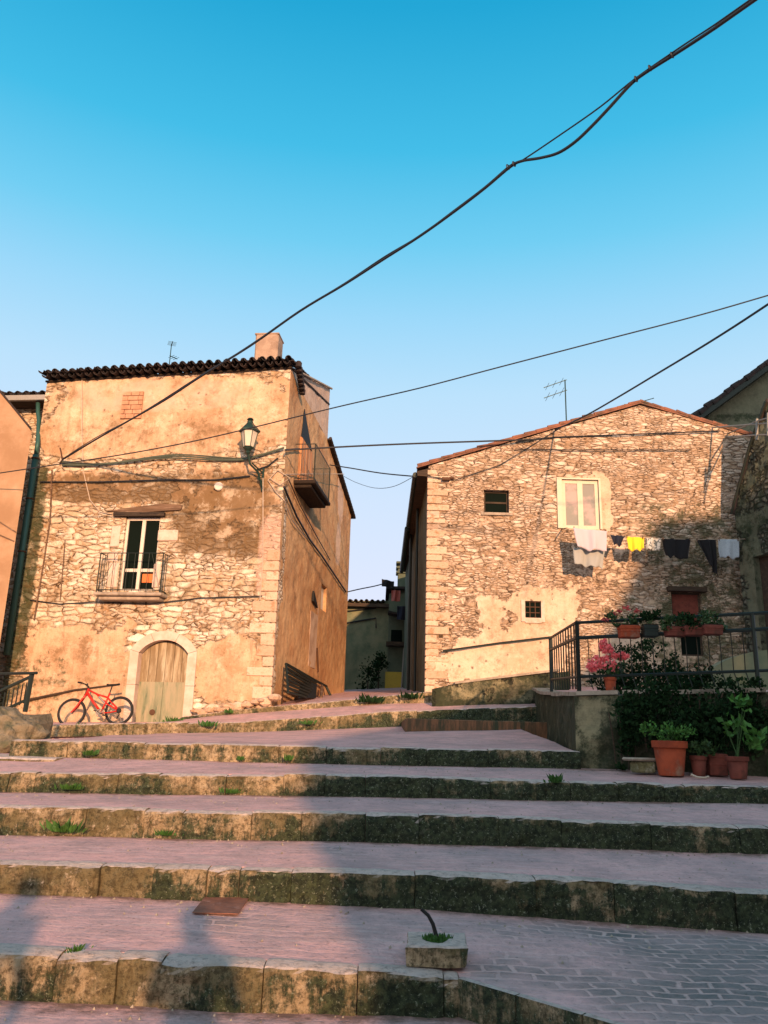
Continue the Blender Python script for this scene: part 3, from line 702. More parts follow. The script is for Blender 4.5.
ch = MB(); c0 = PF.pt(268, 362, -1.3); c0.z = PF.pt(268, 366, -1.3).z-.3; hh = PF.pt(268, 338, -1.3).z-c0.z
ch.box(c0+Z*hh/2, (.66, .6, hh), -.11, bev=.04); ch.box(c0+Z*(hh-.02), (.70, .64, .05), -.11, bev=.015)
ch.build('chimney', speck('sooty_chimney_render', (.36, .26, .19), (.26, .18, .13), 3, (.15, .11, .08), bump=.7, bd=.02), L)
# bricked-up opening
r_ = fr(122, 392, 143, 419); bb = MB()
rb = random.Random(3); rows = 6
for j in range(rows):
    x = r_[0]; h = (r_[3]-r_[1])/rows; off = rb.uniform(.1, .3); first = True
    while x < r_[2]-.02:
        w = off if first else rb.uniform(.2, .3); first = False; xe = min(r_[2], x+w)
        bb.pbox(PF, x+.008, r_[1]+h*j+.008, xe-.008, r_[1]+h*(j+1)-.008, -.01, .05+rb.uniform(-.008, .008)); x = xe
bb.build('bricked_opening', speck('old_brick', (.45, .25, .15), (.36, .18, .10), 5, (.5, .34, .24)), L)
# quoins down the corner
qm = MB(); rq = random.Random(11); v = 2.1; k_ = 0
while v < 5.9:
    h = rq.uniform(.22, .36); w = rq.uniform(.4, .62) if k_ % 2 else rq.uniform(.25, .38)
    wS = rq.uniform(.08, .14)
    vs = []
    for (u_, w_) in ((-w, .025), (0.0, .03)): pass
    P0 = [PF.p(-w, v+.012, .03+rq.uniform(-.01, .015)), PF.p(0.02, v+.012, .03), PF.p(.02, v+h-.012, .03), PF.p(-w, v+h-.012, .03+rq.uniform(-.01, .015))]
    P1 = [p - PF.n*.12 for p in P0]
    qm.add(P0+P1, [(0, 1, 2, 3), (1, 5, 6, 2), (0, 3, 7, 4), (3, 2, 6, 7), (0, 4, 5, 1)]); v += h; k_ += 1
bmq = qm.build('quoins', 'quoin', L)
bev = bmq.modifiers.new('b', 'BEVEL'); bev.width = .018; bev.segments = 2
# door surround + door
so, dp = .22, .05
def arch_pts(g_, n=16):
    rr = Rr+g_; hw = dw+g_; a0 = math.asin(min(1, hw/rr))
    return [(dc-hw, dz0-.1), (dc-hw, dz0+.9)] + [(dc+rr*math.sin(-a0+2*a0*i/n), ca+rr*math.cos(-a0+2*a0*i/n)) for i in range(n+1)] + [(dc+hw, dz0+.9), (dc+hw, dz0-.1)]
I_, O_ = arch_pts(0), arch_pts(so)
for (i0, i1) in ((0, 1), (1, 2), (2, 7), (7, 13), (13, 18), (18, 19), (19, 20)):
    ring = MB(); rj = random.Random(i0)
    for i in range(i0, i1):
        (a, b), (c, d) = (I_[i], I_[i+1]), (O_[i], O_[i+1])
        if i == i0: e = ((b[0]-a[0]), (b[1]-a[1])); l_ = .010/math.hypot(*e); a = (a[0]+e[0]*l_, a[1]+e[1]*l_); e = (d[0]-c[0], d[1]-c[1]); l_ = .010/math.hypot(*e); c = (c[0]+e[0]*l_, c[1]+e[1]*l_)
        vs = [PF.p(q[0], q[1], dp) for q in (a, b, d, c)] + [PF.p(q[0], q[1], -.3 if q in (a, b) else -.03) for q in (a, b, d, c)]
        ring.add(vs, [(0, 1, 2, 3), (0, 4, 5, 1), (3, 2, 6, 7)] + ([(0, 3, 7, 4)] if i == i0 else []) + ([(1, 5, 6, 2)] if i == i1-1 else []))
    ring.build('surround_stone', 'frame_stone', L)
bk2 = MB()
for i in range(len(I_)-1):
    (a, b), (c, d) = (I_[i], I_[i+1]), (O_[i], O_[i+1]); bk2.add([PF.p(q[0], q[1], .035) for q in (a, b, d, c)], [(0, 1, 2, 3)])
bk2.build('surround_mortar', 'brownwood', L)
dvs = PF.hit(160, 682)[1]
door = None
for s_ in (-1, 1):
    dm = MB(); n = 3
    x0 = dc if s_ > 0 else dc-dw; wplank = dw/n
    for i in range(n):
        ua, ub = x0+wplank*i+.006, x0+wplank*(i+1)-.006
        def top(u): return ca+math.sqrt(max(0, Rr*Rr-(u-dc)**2))-.03
        pts = [(ua, dvs)] + [(ub, dvs), (ub, top(ub)), ((ua+ub)/2, top((ua+ub)/2)), (ua, top(ua))]
        dm.prism([PF.p(u, v, -.17-.006*(i % 2)) for u, v in pts], -PF.n*.05)
    d_ = dm.build('door_leaf', 'wooddoor', L)
    lm = MB(); lm.pbox(PF, x0+.005, dz0-.05, x0+dw-.005, dvs+.01, -.21, -.155); lp = lm.build('lower_panel', 'greendoor', d_); lp['label'] = 'faded green lower panel'
    if s_ < 0:
        hb = MB(); hu, hv = PF.hit(150, 712); hb.lathe([(.0, 0), (.07, .0), (.07, .03), (.0, .035)], PF.p(hu, hv, -.155), 12, Matrix(((1, 0, 0), (0, 0, -1), (0, 1, 0)))); hb.build('round_vent', 'rustiron', d_)
bk = MB(); bk.pbox(PF, dc-dw-.2, dz0-.2, dc+dw+.2, dcr+.2, -.34, -.31); bk.build('door_backing', 'black', L)
# french window
wf = MB(); u0, v0, u1, v1 = WIN; um = (u0+u1)/2; vt_ = v0+(v1-v0)*.29
for (a, b, c, d) in ((u0, v0, u0+.06, v1), (u1-.05, v0, u1, v1), (um-.045, v0, um+.045, v1), (u0+.06, v1-.07, um-.045, v1), (um+.045, v1-.07, u1-.05, v1), (u0+.06, v0, um-.045, v0+.06), (um+.045, v0, u1-.05, v0+.06)):
    wf.pbox(PF, a, b, c, d, -.16, -.09)
wf.pbox(PF, u0+.1, vt_-.05, u1-.05, vt_+.03, -.155, -.10)
wfo = wf.build('window_frame', 'white', L)
for (a, c) in ((u0+.06, um-.045), (um+.045, u1-.05)):
    pn = MB(); pn.pbox(PF, a-.01, v0, c+.01, v1, -.14, -.13); pn.build('window_pane', 'glass_pane', wfo)
cdm = MB(); cdm.pbox(PF, um+.09, vt_-.32, um+.38, vt_-.10, -.125, -.115); cdm.build('orange_notice', fabric('faded_orange_card', (.55, .16, .05)), wfo)
lt = MB(); lt.pbox(PF, u0-.3, v1+.0, u1+.12, v1+.10, -.1, .12); lt.build('window_lintel', 'darkwood', L)
lt = MB(); a = PF.hit(108, 511); b = PF.hit(182, 505)
pts = [(a[0], a[1]-.02), (a[0]+.9, a[1]-.06), (b[0], b[1]-.14), (b[0]+.03, b[1]-.02), (b[0]-.5, b[1]+.02), (a[0]+.6, a[1]+.07)]
lt.prism([PF.p(u, v, .07) for u, v in pts], -PF.n*.1); lt.build('timber_lintel', 'brownwood', L)
jm = MB()
for (x0, y0, x1, y1) in ((111, 526, 120, 547), (108, 552, 118, 562), (108, 563, 118, 588), (153, 564, 160, 588), (158, 530, 178, 541)):
    r2 = fr(x0, y0, x1, y1); jm = MB(); jm.pbox(PF, r2[0], r2[1], r2[2], r2[3], -.05, .035); jo_ = jm.build('jamb_stone', 'frame_stone', L); bv = jo_.modifiers.new('b', 'BEVEL'); bv.width = .02

def balcony(P, u0, u1, v, out, H, parent, name='balcony', nb=11, slabmat='sill', th=.12, under='darkwood', inner=True, cross=False):
    sl_ = MB(); sl_.pbox(P, u0, v-th, u1, v, -.05, out); sl_.pbox(P, u0+.08, v-th-.09, u1-.08, v-th+.002, -.05, out-.12)
    b = sl_.build(name, slabmat, parent); bvm = b.modifiers.new('b', 'BEVEL'); bvm.width = .02
    rl = MB(); o = out-.05; a, c = u0+.05, u1-.05; r = .010
    for h in (.06, H):
        rl.tube([P.p(a, v+h, 0), P.p(a, v+h, o), P.p(c, v+h, o), P.p(c, v+h, 0)], r*1.3, 5)
    rl.tube([P.p(a, v, o), P.p(a, v+H, o)], r*1.6, 5); rl.tube([P.p(c, v, o), P.p(c, v+H, o)], r*1.6, 5)
    ro = rl.build('balcony_rail', 'iron', b)
    for i in range(1, nb):
        u = a+(c-a)*i/nb; t = MB(); t.tube([P.p(u, v+.02, o), P.p(u, v+H, o)], r*.8, 4); t.build('baluster', 'iron', ro)
    for s_ in (a, c):
        for i in range(1, 3):
            w = o*i/3; t = MB(); t.tube([P.p(s_, v+.02, w), P.p(s_, v+H, w)], r*.8, 4); t.build('baluster', 'iron', ro)
    if cross:
        for (q, q2) in (((a, 0), (a+.45, H)), ((c, 0), (c-.3, H))):
            t = MB(); t.tube([P.p(q[0], v+.05, o), P.p(q2[0], v+q2[1], o)], r*.6, 4); t.build('brace', 'iron', ro)
    return b
bu0 = PF.hit(93, 595, .45)[0]; bu1 = PF.hit(161, 592, .45)[0]; bvv = PF.hit(130, 592, .45)[1]
balcony(PF, bu0, bu1, bvv, .45, .98, L, cross=True, nb=9, th=.08)
# side balcony: it stands out over the lane from the side wall
sv = PS.hit(318, 489, .5)[1]
sbal = balcony(PS, .95, 3.15, sv, .60, 1.02, L, nb=20, th=.10, slabmat='soil')
dd_ = MB(); dd_.pbox(PS, 1.45, sv, 2.9, sv+1.40, .0, .05)
for i in range(5): dd_.pbox(PS, 1.47+.29*i, sv+.02, 1.72+.29*i, sv+1.38, .045, .07)
dd_.build('balcony_door', 'orangedoor', L)
tr = MB(); tr.prism([PS.p(1.55, sv+1.46, .015), PS.p(2.95, sv+1.52, .015), PS.p(1.75, sv+2.35, .015)], -PS.n*.03); tr.build('dark_door_gap', 'black', L)
# side wall windows and niche
h0 = sw_h[0]; w1 = MB(); w1.pbox(PS, h0[0], h0[1], h0[2], h0[3], -.14, -.1); w1.build('side_window', 'white', L)
nr = fr(309, 612, 316, 668, PS); w2 = MB(); w2.pbox(PS, nr[0], nr[1], nr[2], nr[3], -.02, .02); w2.build('pale_blocked_doorway', 'side_upper', L)
nh = PS.hit(313, 601); w3 = MB(); w3.prism([PS.p(nh[0]-.3, nh[1]-.05, .03), PS.p(nh[0]+.35, nh[1]-.15, .03), PS.p(nh[0]-.3, nh[1]+.25, .03)], PS.n*.06); w3.build('doorway_hood', 'black', L)
w4 = MB(); w4.tube([PS.pt(317, 648, .03), PS.pt(318, 672, .03)], .03, 5); w4.build('side_pipe', 'rustiron', L)
bxr = MB(); bu, bv2 = PF.hit(219, 487); bxr.lathe([(0, 0), (.11, 0), (.11, .07), (.09, .085), (0, .09)], PF.p(bu, bv2, .0), 14, Matrix(((1, 0, 0), (0, 0, -1), (0, 1, 0))))
bxr.build('junction_box', 'white', L)
# cable bundle and clips fixed along the facade
cb = MB(); rc = random.Random(5)
for k_ in range(3):
    pts = []
    for i in range(23):
        t = i/22; px = 62+(284-62)*t; py = 462-8*t+1.6*math.sin(t*9+k_)*(.6) + (2.2*math.sin(math.pi*t*3)) + (-7*max(0, (t-.82)/.18))
        pts.append(PF.pt(px, py+k_*1.1, .07+.01*k_))
    cb.tube(pts, .019, 5)
cb.build('cable_bundle', 'cablegreen', L)
for lst, r, mt in (([(40, 482), (100, 482), (160, 480), (215, 480), (250, 476)], .02, 'cable'), ([(82, 370), (82, 430), (83, 470), (90, 500), (100, 512), (112, 514)], .012, 'palecable'),
                   ([(263, 478), (263, 560), (260, 600)], .014, 'palecable'), ([(52, 470), (50, 520), (44, 560), (34, 620)], .02, 'brownwood'), ([(30, 600), (60, 604), (95, 602), (150, 604), (200, 598), (262, 596)], .013, 'cable'),
                   ([(65, 540), (60, 600)], .012, 'brownwood'), ([(270, 478), (280, 485), (290, 478), (278, 470), (268, 480), (276, 492), (284, 500)], .012, 'palecable'), ([(256, 470), (268, 466), (278, 458)], .02, 'cable')):
    t = MB(); P0 = [PF.pt(*q, .05) for q in lst]; t.tube(P0, r, 5); t.build('wall_cable', mt, L)
for lst, r, mt in (([(284, 487), (297, 517), (310, 540), (322, 556), (334, 574), (346, 592)], .03, 'cable'), ([(288, 478), (300, 505), (316, 535), (330, 560)], .016, 'cable'), ([(284, 500), (292, 520), (306, 538)], .016, 'palecable'), ([(285, 450), (296, 449), (300, 449)], .025, 'cable')):
    t = MB(); t.tube([PS.pt(*q, .06) for q in lst], r, 5); t.build('wall_cable', mt, L)
# rubble footing stones under the corner
ft = MB(); rr_ = random.Random(9)
for i in range(16):
    px = 200+i*5+rr_.uniform(-2, 2); p = PF.pt(px, 712-(px-200)*.16+rr_.uniform(-3, 2), .12)
    ft.lathe([(.03, -.12), (.14, -.06), (.16, .02), (.10, .08), (.02, .10)], p, 7, Matrix.Rotation(rr_.uniform(0, 3), 3, 'Z') @ Matrix.Diagonal((rr_.uniform(.8, 1.7), .7, rr_.uniform(.5, 1))))
ft.build('footing_stones', 'quoin', L)
# iron bar low on the wall beside the door
ib = MB(); ib.tube([PF.pt(28, 700, .05), PF.pt(75, 690, .06), PF.pt(120, 684, .06)], .035, 5, .015); ib.build('low_iron_bar', 'darkwood', L)

# ---------------------------------------------------------------- narrow house and pipe left of it
PA = Plane(PF.p(uL, 0, -.9).to_tuple()[:2], (1, -.115))
an = thing('narrow_house', PA.p(-1, 1.7), 'narrow set-back house with pale gutter and green drainpipe between the brown and stone houses', 'house')
ga = PA.hit(18, 401, .5); 
wallmesh('wall', PA, [(-2.6, 1.0), (0.2, 1.0), (.2, ga[1]), (-2.6, ga[1])], 'facade', an, base=(.35, .1, .25), disp=.03)
g_ = MB(); p = PA.p(-2.6, ga[1]-.02, .5); q = PA.pt(50, 400, .5); q.z = p.z
for a_ in range(1):
    prof = [(-.0, .10), (0, 0), (.12, 0), (.12, .10)]
    g_.prism([p+PA.n*o_+Z*h_ for o_, h_ in ((0, .13), (.02, 0), (.12, 0), (.15, .13))], q-p)
g_.build('gutter', 'gutter', an)
e_ = MB(); e_.prism([p+Z*.12, p+Z*.16, p-PA.n*.55+Z*.25, p-PA.n*.55-Z*.02], q-p); e_.build('eaves_board', 'darkwood', an)
rt = MB(); tiles(rt, p+Z*.13, (q-p), -PA.n+Z*.3, int((q-p).length/.24), 6, rnd=random.Random(8)); rt.build('roof_tiles', 'tile', an)
pp = MB(); top_ = PA.pt(38, 403, .45); P1 = [top_, top_-Z*.9, top_-Z*1.1]
P2 = [PA.pt(38, 432, .25), PA.pt(38, 438, .2)]
Pq = PF.pt(36, 455, .14)
pp.tube([top_, PA.pt(38, 412, .45), PA.pt(39, 420, .6), Pq+Z*.35, Pq], .06, 8)
pp.tube([Pq, Pq-Z*5.2], .085, 8); pp.build('drainpipe', 'pipe', an, smooth=True)
for dz in (.1, 1.2, 2.6): cl = MB(); cl.torus(Pq-Z*dz, .09, .02, (0, 0, 1), 12, 5); cl.build('pipe_clamp', 'rustiron', an)

# ---------------------------------------------------------------- brown plaster house at the left edge
bh = thing('brown_house', (-10, 20.5, 1.6), 'smooth brown plastered house cut by the left edge of the picture', 'house')
e1 = at(32, 430, 19.3); e0b = at(0, 391, 19.3); sl_ = (e0b.z-e1.z)/(e0b.x-e1.x)
PB = Plane((e1.x, 19.3), (1, -.02))
wallmesh('wall', PB, [(-6, .5), (0, .5), (0, e1.z), (-6, e1.z-6*sl_)], 'brown_plaster', bh, disp=.012, step=.2)
s = MB(); s.add([PB.p(0, .5), PB.p(0, e1.z), PB.p(0, e1.z)+Vector((-1.1, 1.5, 0)), PB.p(0, .5)+Vector((-1.1, 1.5, 0))], [(0, 1, 2, 3)]); s.build('side_wall', 'brown_plaster', bh)
s = MB(); a_ = PB.p(.0, e1.z-.02, .03); b_ = PB.p(-6, e1.z-6*sl_-.02, .03); s.prism([a_, b_, b_+Z*.06, a_+Z*.06], Vector((-.3, .5, 0))); s.build('roof_edge', 'tile', bh)
for lst in (((-20, 512), (0, 522), (16, 532)), ((-20, 527), (0, 535), (14, 541))):
    t = MB(); t.tube([PB.pt(*q, .03) for q in lst], .015, 4); t.build('wall_cable', 'brownwood', bh)

# ---------------------------------------------------------------- right gabled house
RY = 21.0
PR = Plane((at(427, 600, RY).x, RY), (1, 0))
RH = thing('gabled_house', (PR.o.x+4, RY+2, 2.7), 'low gabled rubble stone house with a cream window and washing across its front', 'house')
ga_l = PR.hit(426, 466); ga_a = PR.hit(640, 405); ga_r = PR.hit(753, 436)
ga_l = (0, ga_l[1])
Wr = ga_r[0]
winA = fr(484, 490, 509, 513, PR); winB = fr(562, 480, 599, 529, PR); winC = fr(525, 601, 541, 618, PR); winD = fr(672, 592, 702, 625, PR); doorE = fr(681, 633, 704, 656, PR)
rb_ = [('plaster', 500, 655, 70, 28, .95), ('plaster', 475, 612, 30, 24, .6), ('plaster', 545, 612, 35, 26, .75), ('plaster', 495, 545, 35, 35, .35), ('plaster', 600, 560, 35, 45, .5), ('plaster', 600, 500, 12, 30, .8), ('plaster', 445, 560, 14, 100, .3), ('plaster', 630, 610, 40, 20, .35),
       ('stain', 530, 460, 110, 25, .35), ('stain', 540, 480, 15, 60, .35), ('stain', 480, 560, 20, 30, .3), ('stain', 560, 590, 30, 10, .5), ('stain', 500, 475, 30, 14, .5), ('stain', 690, 600, 40, 30, .3),
       ('moss', 690, 520, 66, 20, .62), ('moss', 700, 590, 60, 60, .72), ('moss', 620, 580, 40, 20, .35), ('moss', 500, 453, 30, 10, .3), ('moss', 690, 445, 30, 6, .45), ('moss', 540, 640, 20, 8, .3), ('moss', 700, 640, 60, 30, .7), ('plaster', 645, 650, 50, 14, 1.0), ('moss', 620, 600, 22, 40, .4)]  # moss on the right half also paints in the olive tone of its shade
wallmesh('wall', PR, [(0, 1.8), (Wr+1.5, 1.8), (Wr+1.5, ga_r[1]-.5), (Wr, ga_r[1]), ga_a, ga_l], 'rubble', RH, holes=[winA, winB, winC, winD, doorE], blobs=rb_, base=(.16, .26, .06), disp=.035, step=.09, scale_Y=21)
DEP = 13.0
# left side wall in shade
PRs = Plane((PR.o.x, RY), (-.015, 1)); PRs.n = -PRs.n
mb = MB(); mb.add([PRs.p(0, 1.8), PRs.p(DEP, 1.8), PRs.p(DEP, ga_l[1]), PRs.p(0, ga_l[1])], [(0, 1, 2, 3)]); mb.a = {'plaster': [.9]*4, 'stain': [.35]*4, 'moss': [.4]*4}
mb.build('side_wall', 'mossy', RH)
mb = MB(); z_ = Vector((0, DEP, 0)); mb.add([PR.p(0, 1.8)+z_, PR.p(Wr, 1.8)+z_, PR.p(Wr, ga_r[1])+z_, PR.p(*ga_a)+z_, PR.p(0, ga_l[1])+z_, PR.p(Wr+1.5, 1.8), PR.p(Wr+1.5, ga_r[1]-.5), PR.p(Wr+1.5, ga_r[1]-.5)+z_, PR.p(Wr+1.5, 1.8)+z_], [(0, 1, 2, 3, 4), (5, 6, 7, 8)])
mb.build('rear_wall', 'mid_plaster', RH)
# roof slabs with verge tiles
ov = .32
for nm, (A, B) in (('l', (ga_l, ga_a)), ('r', (ga_a, (Wr+1.5, ga_r[1]-.5)))):
    a = PR.p(A[0], A[1], 0); b = PR.p(B[0], B[1], 0); d_ = (b-a).normalized()
    if nm == 'l': a = a - d_*ov
    s = MB(); up_ = Z*.03; th_ = Z*.04
    q0 = a + up_ + PR.n*.05; q1 = b + up_ + PR.n*.05
    s.prism([q0, q1, q1+th_, q0+th_], Vector((0, DEP+.1, 0)))
    ro_ = s.build('roof', 'redtile', RH)
    vt2 = MB(); Ln = (q1-q0).length; nt = int(Ln/.33)
    for i in range(nt):
        rj = random.Random(i*3+len(nm)+ord(nm)); p0 = q0+(q1-q0)*(i/nt)+Z*(.075+rj.uniform(-.012, .02)); p1 = q0+(q1-q0)*((i+1.15)/nt)+Z*(.065)
        if nm == 'l': p0, p1 = p0, p1
        vt2.tube([p0+Vector((0, .02, 0)), p1+Vector((0, .02, 0))], .045+rj.uniform(-.012, .018), 6, .035)
        vt2.tube([p0+Vector((0, .3, -.01)), p1+Vector((0, .3, 0))], .06, 6, .045)
    vt2.build('verge_tiles', 'redtile', ro_)
# dark eave boards and gutter along the lane side
s = MB(); a = PR.p(-ov, ga_l[1]-.16, .02); s.prism([a, a+Vector((ov+.05, 0, .10)), a+Vector((ov+.05, 0, -.14)), a+Vector((.02, 0, -.12))], Vector((0, DEP, 0)))
s.build('eaves_board', 'darkwood', RH)
s = MB(); s.tube([PR.p(-ov-.03, ga_l[1]-.22, -.1), PR.p(-ov-.03, ga_l[1]-.24, -DEP*.42)], .075, 8); s.tube([PR.p(-ov-.06, ga_l[1]-.3, -DEP*.43), PR.p(-ov-.06, ga_l[1]-.4, -DEP*.95)], .085, 8)
s.build('gutter', 'iron', RH)
s = MB(); s.tube([PRs.p(3.2, ga_l[1]-.3, .1), PRs.p(3.2, 1.9, .1)], .045, 6); s.tube([PRs.p(6.5, ga_l[1]-.3, .12), PRs.p(6.5, 1.9, .12)], .05, 6); s.build('drainpipe', 'iron', RH)
# quoins at the left corner
qm = MB(); v = 2.2; k_ = 0; rq = random.Random(21)
while v < ga_l[1]-.15:
    h = rq.uniform(.13, .24); h = min(h, ga_l[1]-.1-v); w = rq.uniform(.38, .62) if k_ % 2 else rq.uniform(.22, .38)
    o1, o2 = rq.uniform(.015, .04), rq.uniform(.01, .03)
    P0 = [PR.p(-.03, v+.012, o1), PR.p(w, v+.012, o2), PR.p(w, v+h-.012, o2), PR.p(-.03, v+h-.012, o1)]
    P1 = [p - PR.n*.2 for p in P0]; qm.add(P0+P1, [(0, 1, 2, 3), (1, 5, 6, 2), (0, 3, 7, 4), (3, 2, 6, 7), (0, 4, 5, 1)]); v += h; k_ += 1
qo = qm.build('quoins', 'quoin', RH); bv = qo.modifiers.new('b', 'BEVEL'); bv.width = .018; bv.segments = 2
def simple_window(P, r, parent, frame, glass, cols=2, rows=1, fw=.05, name='window', depth=.14, mid=.05, sill=None):
    u0, v0, u1, v1 = r; m_ = MB()
    for (a, b, c, d) in ((u0, v0, u0+fw, v1), (u1-fw, v0, u1, v1), (u0+fw, v1-fw, u1-fw, v1), (u0+fw, v0, u1-fw, v0+fw)): m_.pbox(P, a, b, c, d, -depth-.05, -depth)
    for i in range(1, cols): u = u0+(u1-u0)*i/cols; m_.pbox(P, u-mid/2, v0, u+mid/2, v1, -depth-.045, -depth+.005)
    for i in range(1, rows): v = v0+(v1-v0)*i/rows; m_.pbox(P, u0, v-mid/2, u1, v+mid/2, -depth-.04, -depth+.002)
    o = m_.build(name, frame, parent); g2 = MB(); g2.pbox(P, u0, v0, u1, v1, -depth-.04, -depth-.02); g2.build('pane', glass, o)
    if sill: s2 = MB(); s2.pbox(P, u0-.08, v0-.07, u1+.08, v0, -.05, .06); s2.build('sill', sill, o)
    return o
o = simple_window(PR, winA, RH, 'darkwood', 'glass_pane', 1, 2, .05, sill='sill'); o['label'] = 'small dark window under the eaves'
o = simple_window(PR, winB, RH, 'cream', 'curtainglass', 2, 1, .10, depth=.02, mid=.14); o['label'] = 'tall cream painted window with pale panes'
m_ = MB(); u0, v0, u1, v1 = winB; m_.pbox(PR, u0-.13, v0, u0, v1+.0, -.02, .05); m_.pbox(PR, u1, v0, u1+.05, v1, -.02, .05); m_.pbox(PR, u0-.13, v1, u1+.05, v1+.04, -.02, .06); m_.build('window_casing', 'cream', RH)
m_ = MB()
u0, v0, u1, v1 = winC; m_.pbox(PR, u0-.10, v0-.1, u0, v1+.02, -.04, .03); m_.pbox(PR, u1, v0-.1, u1+.09, v1+.02, -.04, .03); m_.pbox(PR, u0, v0-.13, u1, v0, -.04, .035); m_.build('window_surround', 'frame_stone', RH)
o = simple_window(PR, winC, RH, 'rustiron', 'glass_pane', 3, 3, .02, mid=.018, depth=.06); o['label'] = 'tiny barred window low on the wall'
o = simple_window(PR, winD, RH, 'darkwood', 'terracotta_dark', 1, 1, .05, depth=.1); o['label'] = 'dark brown shutter in the shade'
m_ = MB(); u0, v0, u1, v1 = winD; m_.pbox(PR, u0-.1, v1, u1+.12, v1+.12, -.05, .14); m_.build('shutter_hood', 'darkwood', RH)
o = simple_window(PR, doorE, RH, 'darkwood', 'glass_pane', 1, 1, .05, depth=.1, name='lower_door')
for lst, r, mt in (([(516, 442), (535, 439), (560, 437), (640, 434), (720, 431)], .018, 'cable'), ([(515, 449), (570, 450), (630, 450), (690, 450)], .014, 'cable'),
                   ([(427, 476), (445, 479), (455, 479)], .014, 'cable'), ([(455, 480), (500, 465), (560, 428)], .010, 'cable')):
    t = MB(); t.tube([PR.pt(*q, .07) for q in lst], r, 5); t.build('wall_cable', mt, RH)
hr = MB(); hr.tube([PR.pt(443, 651, .10), PR.pt(500, 643, .10), PR.pt(552, 637, .10)], .025, 6)
for q in ((447, 650), (512, 641)): hr.tube([PR.pt(*q, 0), PR.pt(*q, .10)], .02, 5)
hr.build('wall_handrail', 'iron', RH)
br = MB(); bc = PR.pt(446, 479, .1); br.box(bc, (.22, .1, .08), bev=.01); br.box(bc+Vector((.15, 0, .03)), (.12, .1, .06), bev=.01); br.build('cable_clamp', 'rustiron', RH)

# ---------------------------------------------------------------- house closing the lane
MY = 36.0
PM = Plane((at(345, 650, MY).x-2.5, MY), (1, 0))
MH = thing('lane_house', (PM.o.x+2.5, MY, 3.4), 'small green-grey house with a tiled roof closing the lane between the two stone houses', 'house')
mtop = PM.hit(362, 600)[1]; mu = PM.hit(388, 640)[0]; mtop2 = PM.hit(398, 592)[1]
wallmesh('wall', PM, [(0, 2.5), (mu, 2.5), (mu, mtop), (0, mtop-.1)], 'mid_plaster', MH, disp=.02, step=.3)
s = MB(); s.box(PM.p(mu/2, (mtop+2.5)/2-.05, -3.2), (mu, 6, mtop-2.7)); s.build('rear_wall', 'mid_plaster', MH)
s = MB(); tiles(s, PM.p(-.1, mtop-.2, .35), PM.d, -PM.n+Z*.12, int((mu+.2)/.24), 10, rnd=random.Random(5)); s.build('roof_tiles', 'tile', MH)
s = MB(); s.prism([PM.p(-.1, mtop-.3, .3), PM.p(mu+.1, mtop-.3, .3), PM.p(mu+.1, mtop-.18, .3), PM.p(-.1, mtop-.18, .3)], (-PM.n+Z*.12)*4); s.build('roof_deck', 'darkwood', MH)
s = MB(); s.pbox(PM, -.1, mtop-.34, mu+.05, mtop-.2, -.1, .38); s.build('eaves_board', 'darkwood', MH)
for y0, y1 in ((612, 608), (624, 618)):
    s = MB(); s.tube([PM.pt(340, y0, .06), PM.pt(376, y1, .06)] + ([PM.pt(376, 628, .06)] if y0 > 620 else []), .03, 5); s.build('wall_cable', 'cable', MH)
sd_ = thing('lean_to_house', (PM.o.x+mu+1.2, MY-1.0, 3.4), 'dark green lean-to house with a yellow sheet door, chimney and canopy', 'house')
PN = Plane((PM.o.x+mu, MY-.6), (1, 0))
u1 = 3.2
wallmesh('wall', PN, [(0, 2.5), (u1, 2.5), (u1, mtop2), (.9, mtop2), (0, mtop-.0)], 'green_plaster', sd_, disp=.02, step=.3)
s = MB(); s.box(PN.p(u1/2, (mtop2+2.5)/2-.05, -2.6), (u1, 5, mtop2-2.7)); s.build('rear_wall', 'green_plaster', sd_)
s = MB(); s.pbox(PN, -.15, mtop2-.0, u1, mtop2+.1, -4, .25); s.build('roof', 'tile', sd_)
yr = fr(385, 672, 402, 697, PN); s = MB(); s.pbox(PN, yr[0], yr[1], yr[2], yr[3], -.02, .06); yo = s.build('yellow_door', 'yellow', sd_)
s = MB(); cxx = (yr[0]+yr[2])/2; s.pbox(PN, cxx-.3, yr[1]+.02, cxx+.3, yr[1]+.25, .05, .07); s.build('door_gap', 'black', yo)
s = MB(); cr_ = fr(386, 615, 408, 621, PN); a = PN.pt(388, 615, .0); b = PN.pt(409, 620, .0); s.prism([a, b, b+Z*.08, a+Z*.08], PN.n*.8); s.build('canopy', 'tile', sd_)
s = MB(); cr_ = fr(386, 643, 410, 647, PN); s.pbox(PN, cr_[0], cr_[1], cr_[2], cr_[3], 0, .5); s.build('beam', 'darkwood', sd_)
s = MB(); cr_ = fr(391, 630, 402, 642, PN); s.pbox(PN, cr_[0], cr_[1], cr_[2], cr_[3], -.02, .02); s.build('window', 'glass_pane', sd_)
s = MB(); s.tube([PN.pt(404, 648, .3), PN.pt(401, 697, .3)], .035, 5); s.build('pale_pole', 'greypipe', sd_)
cc_ = PN.pt(403, 595, -.4); s = MB(); s.box(cc_+Z*.5, (.5, .5, 1.5), bev=.03)
for i in range(3): s.box(cc_+Z*(.95+.22*i), (.66, .66, .09), bev=.02)
s.build('chimney', 'green_plaster', sd_)
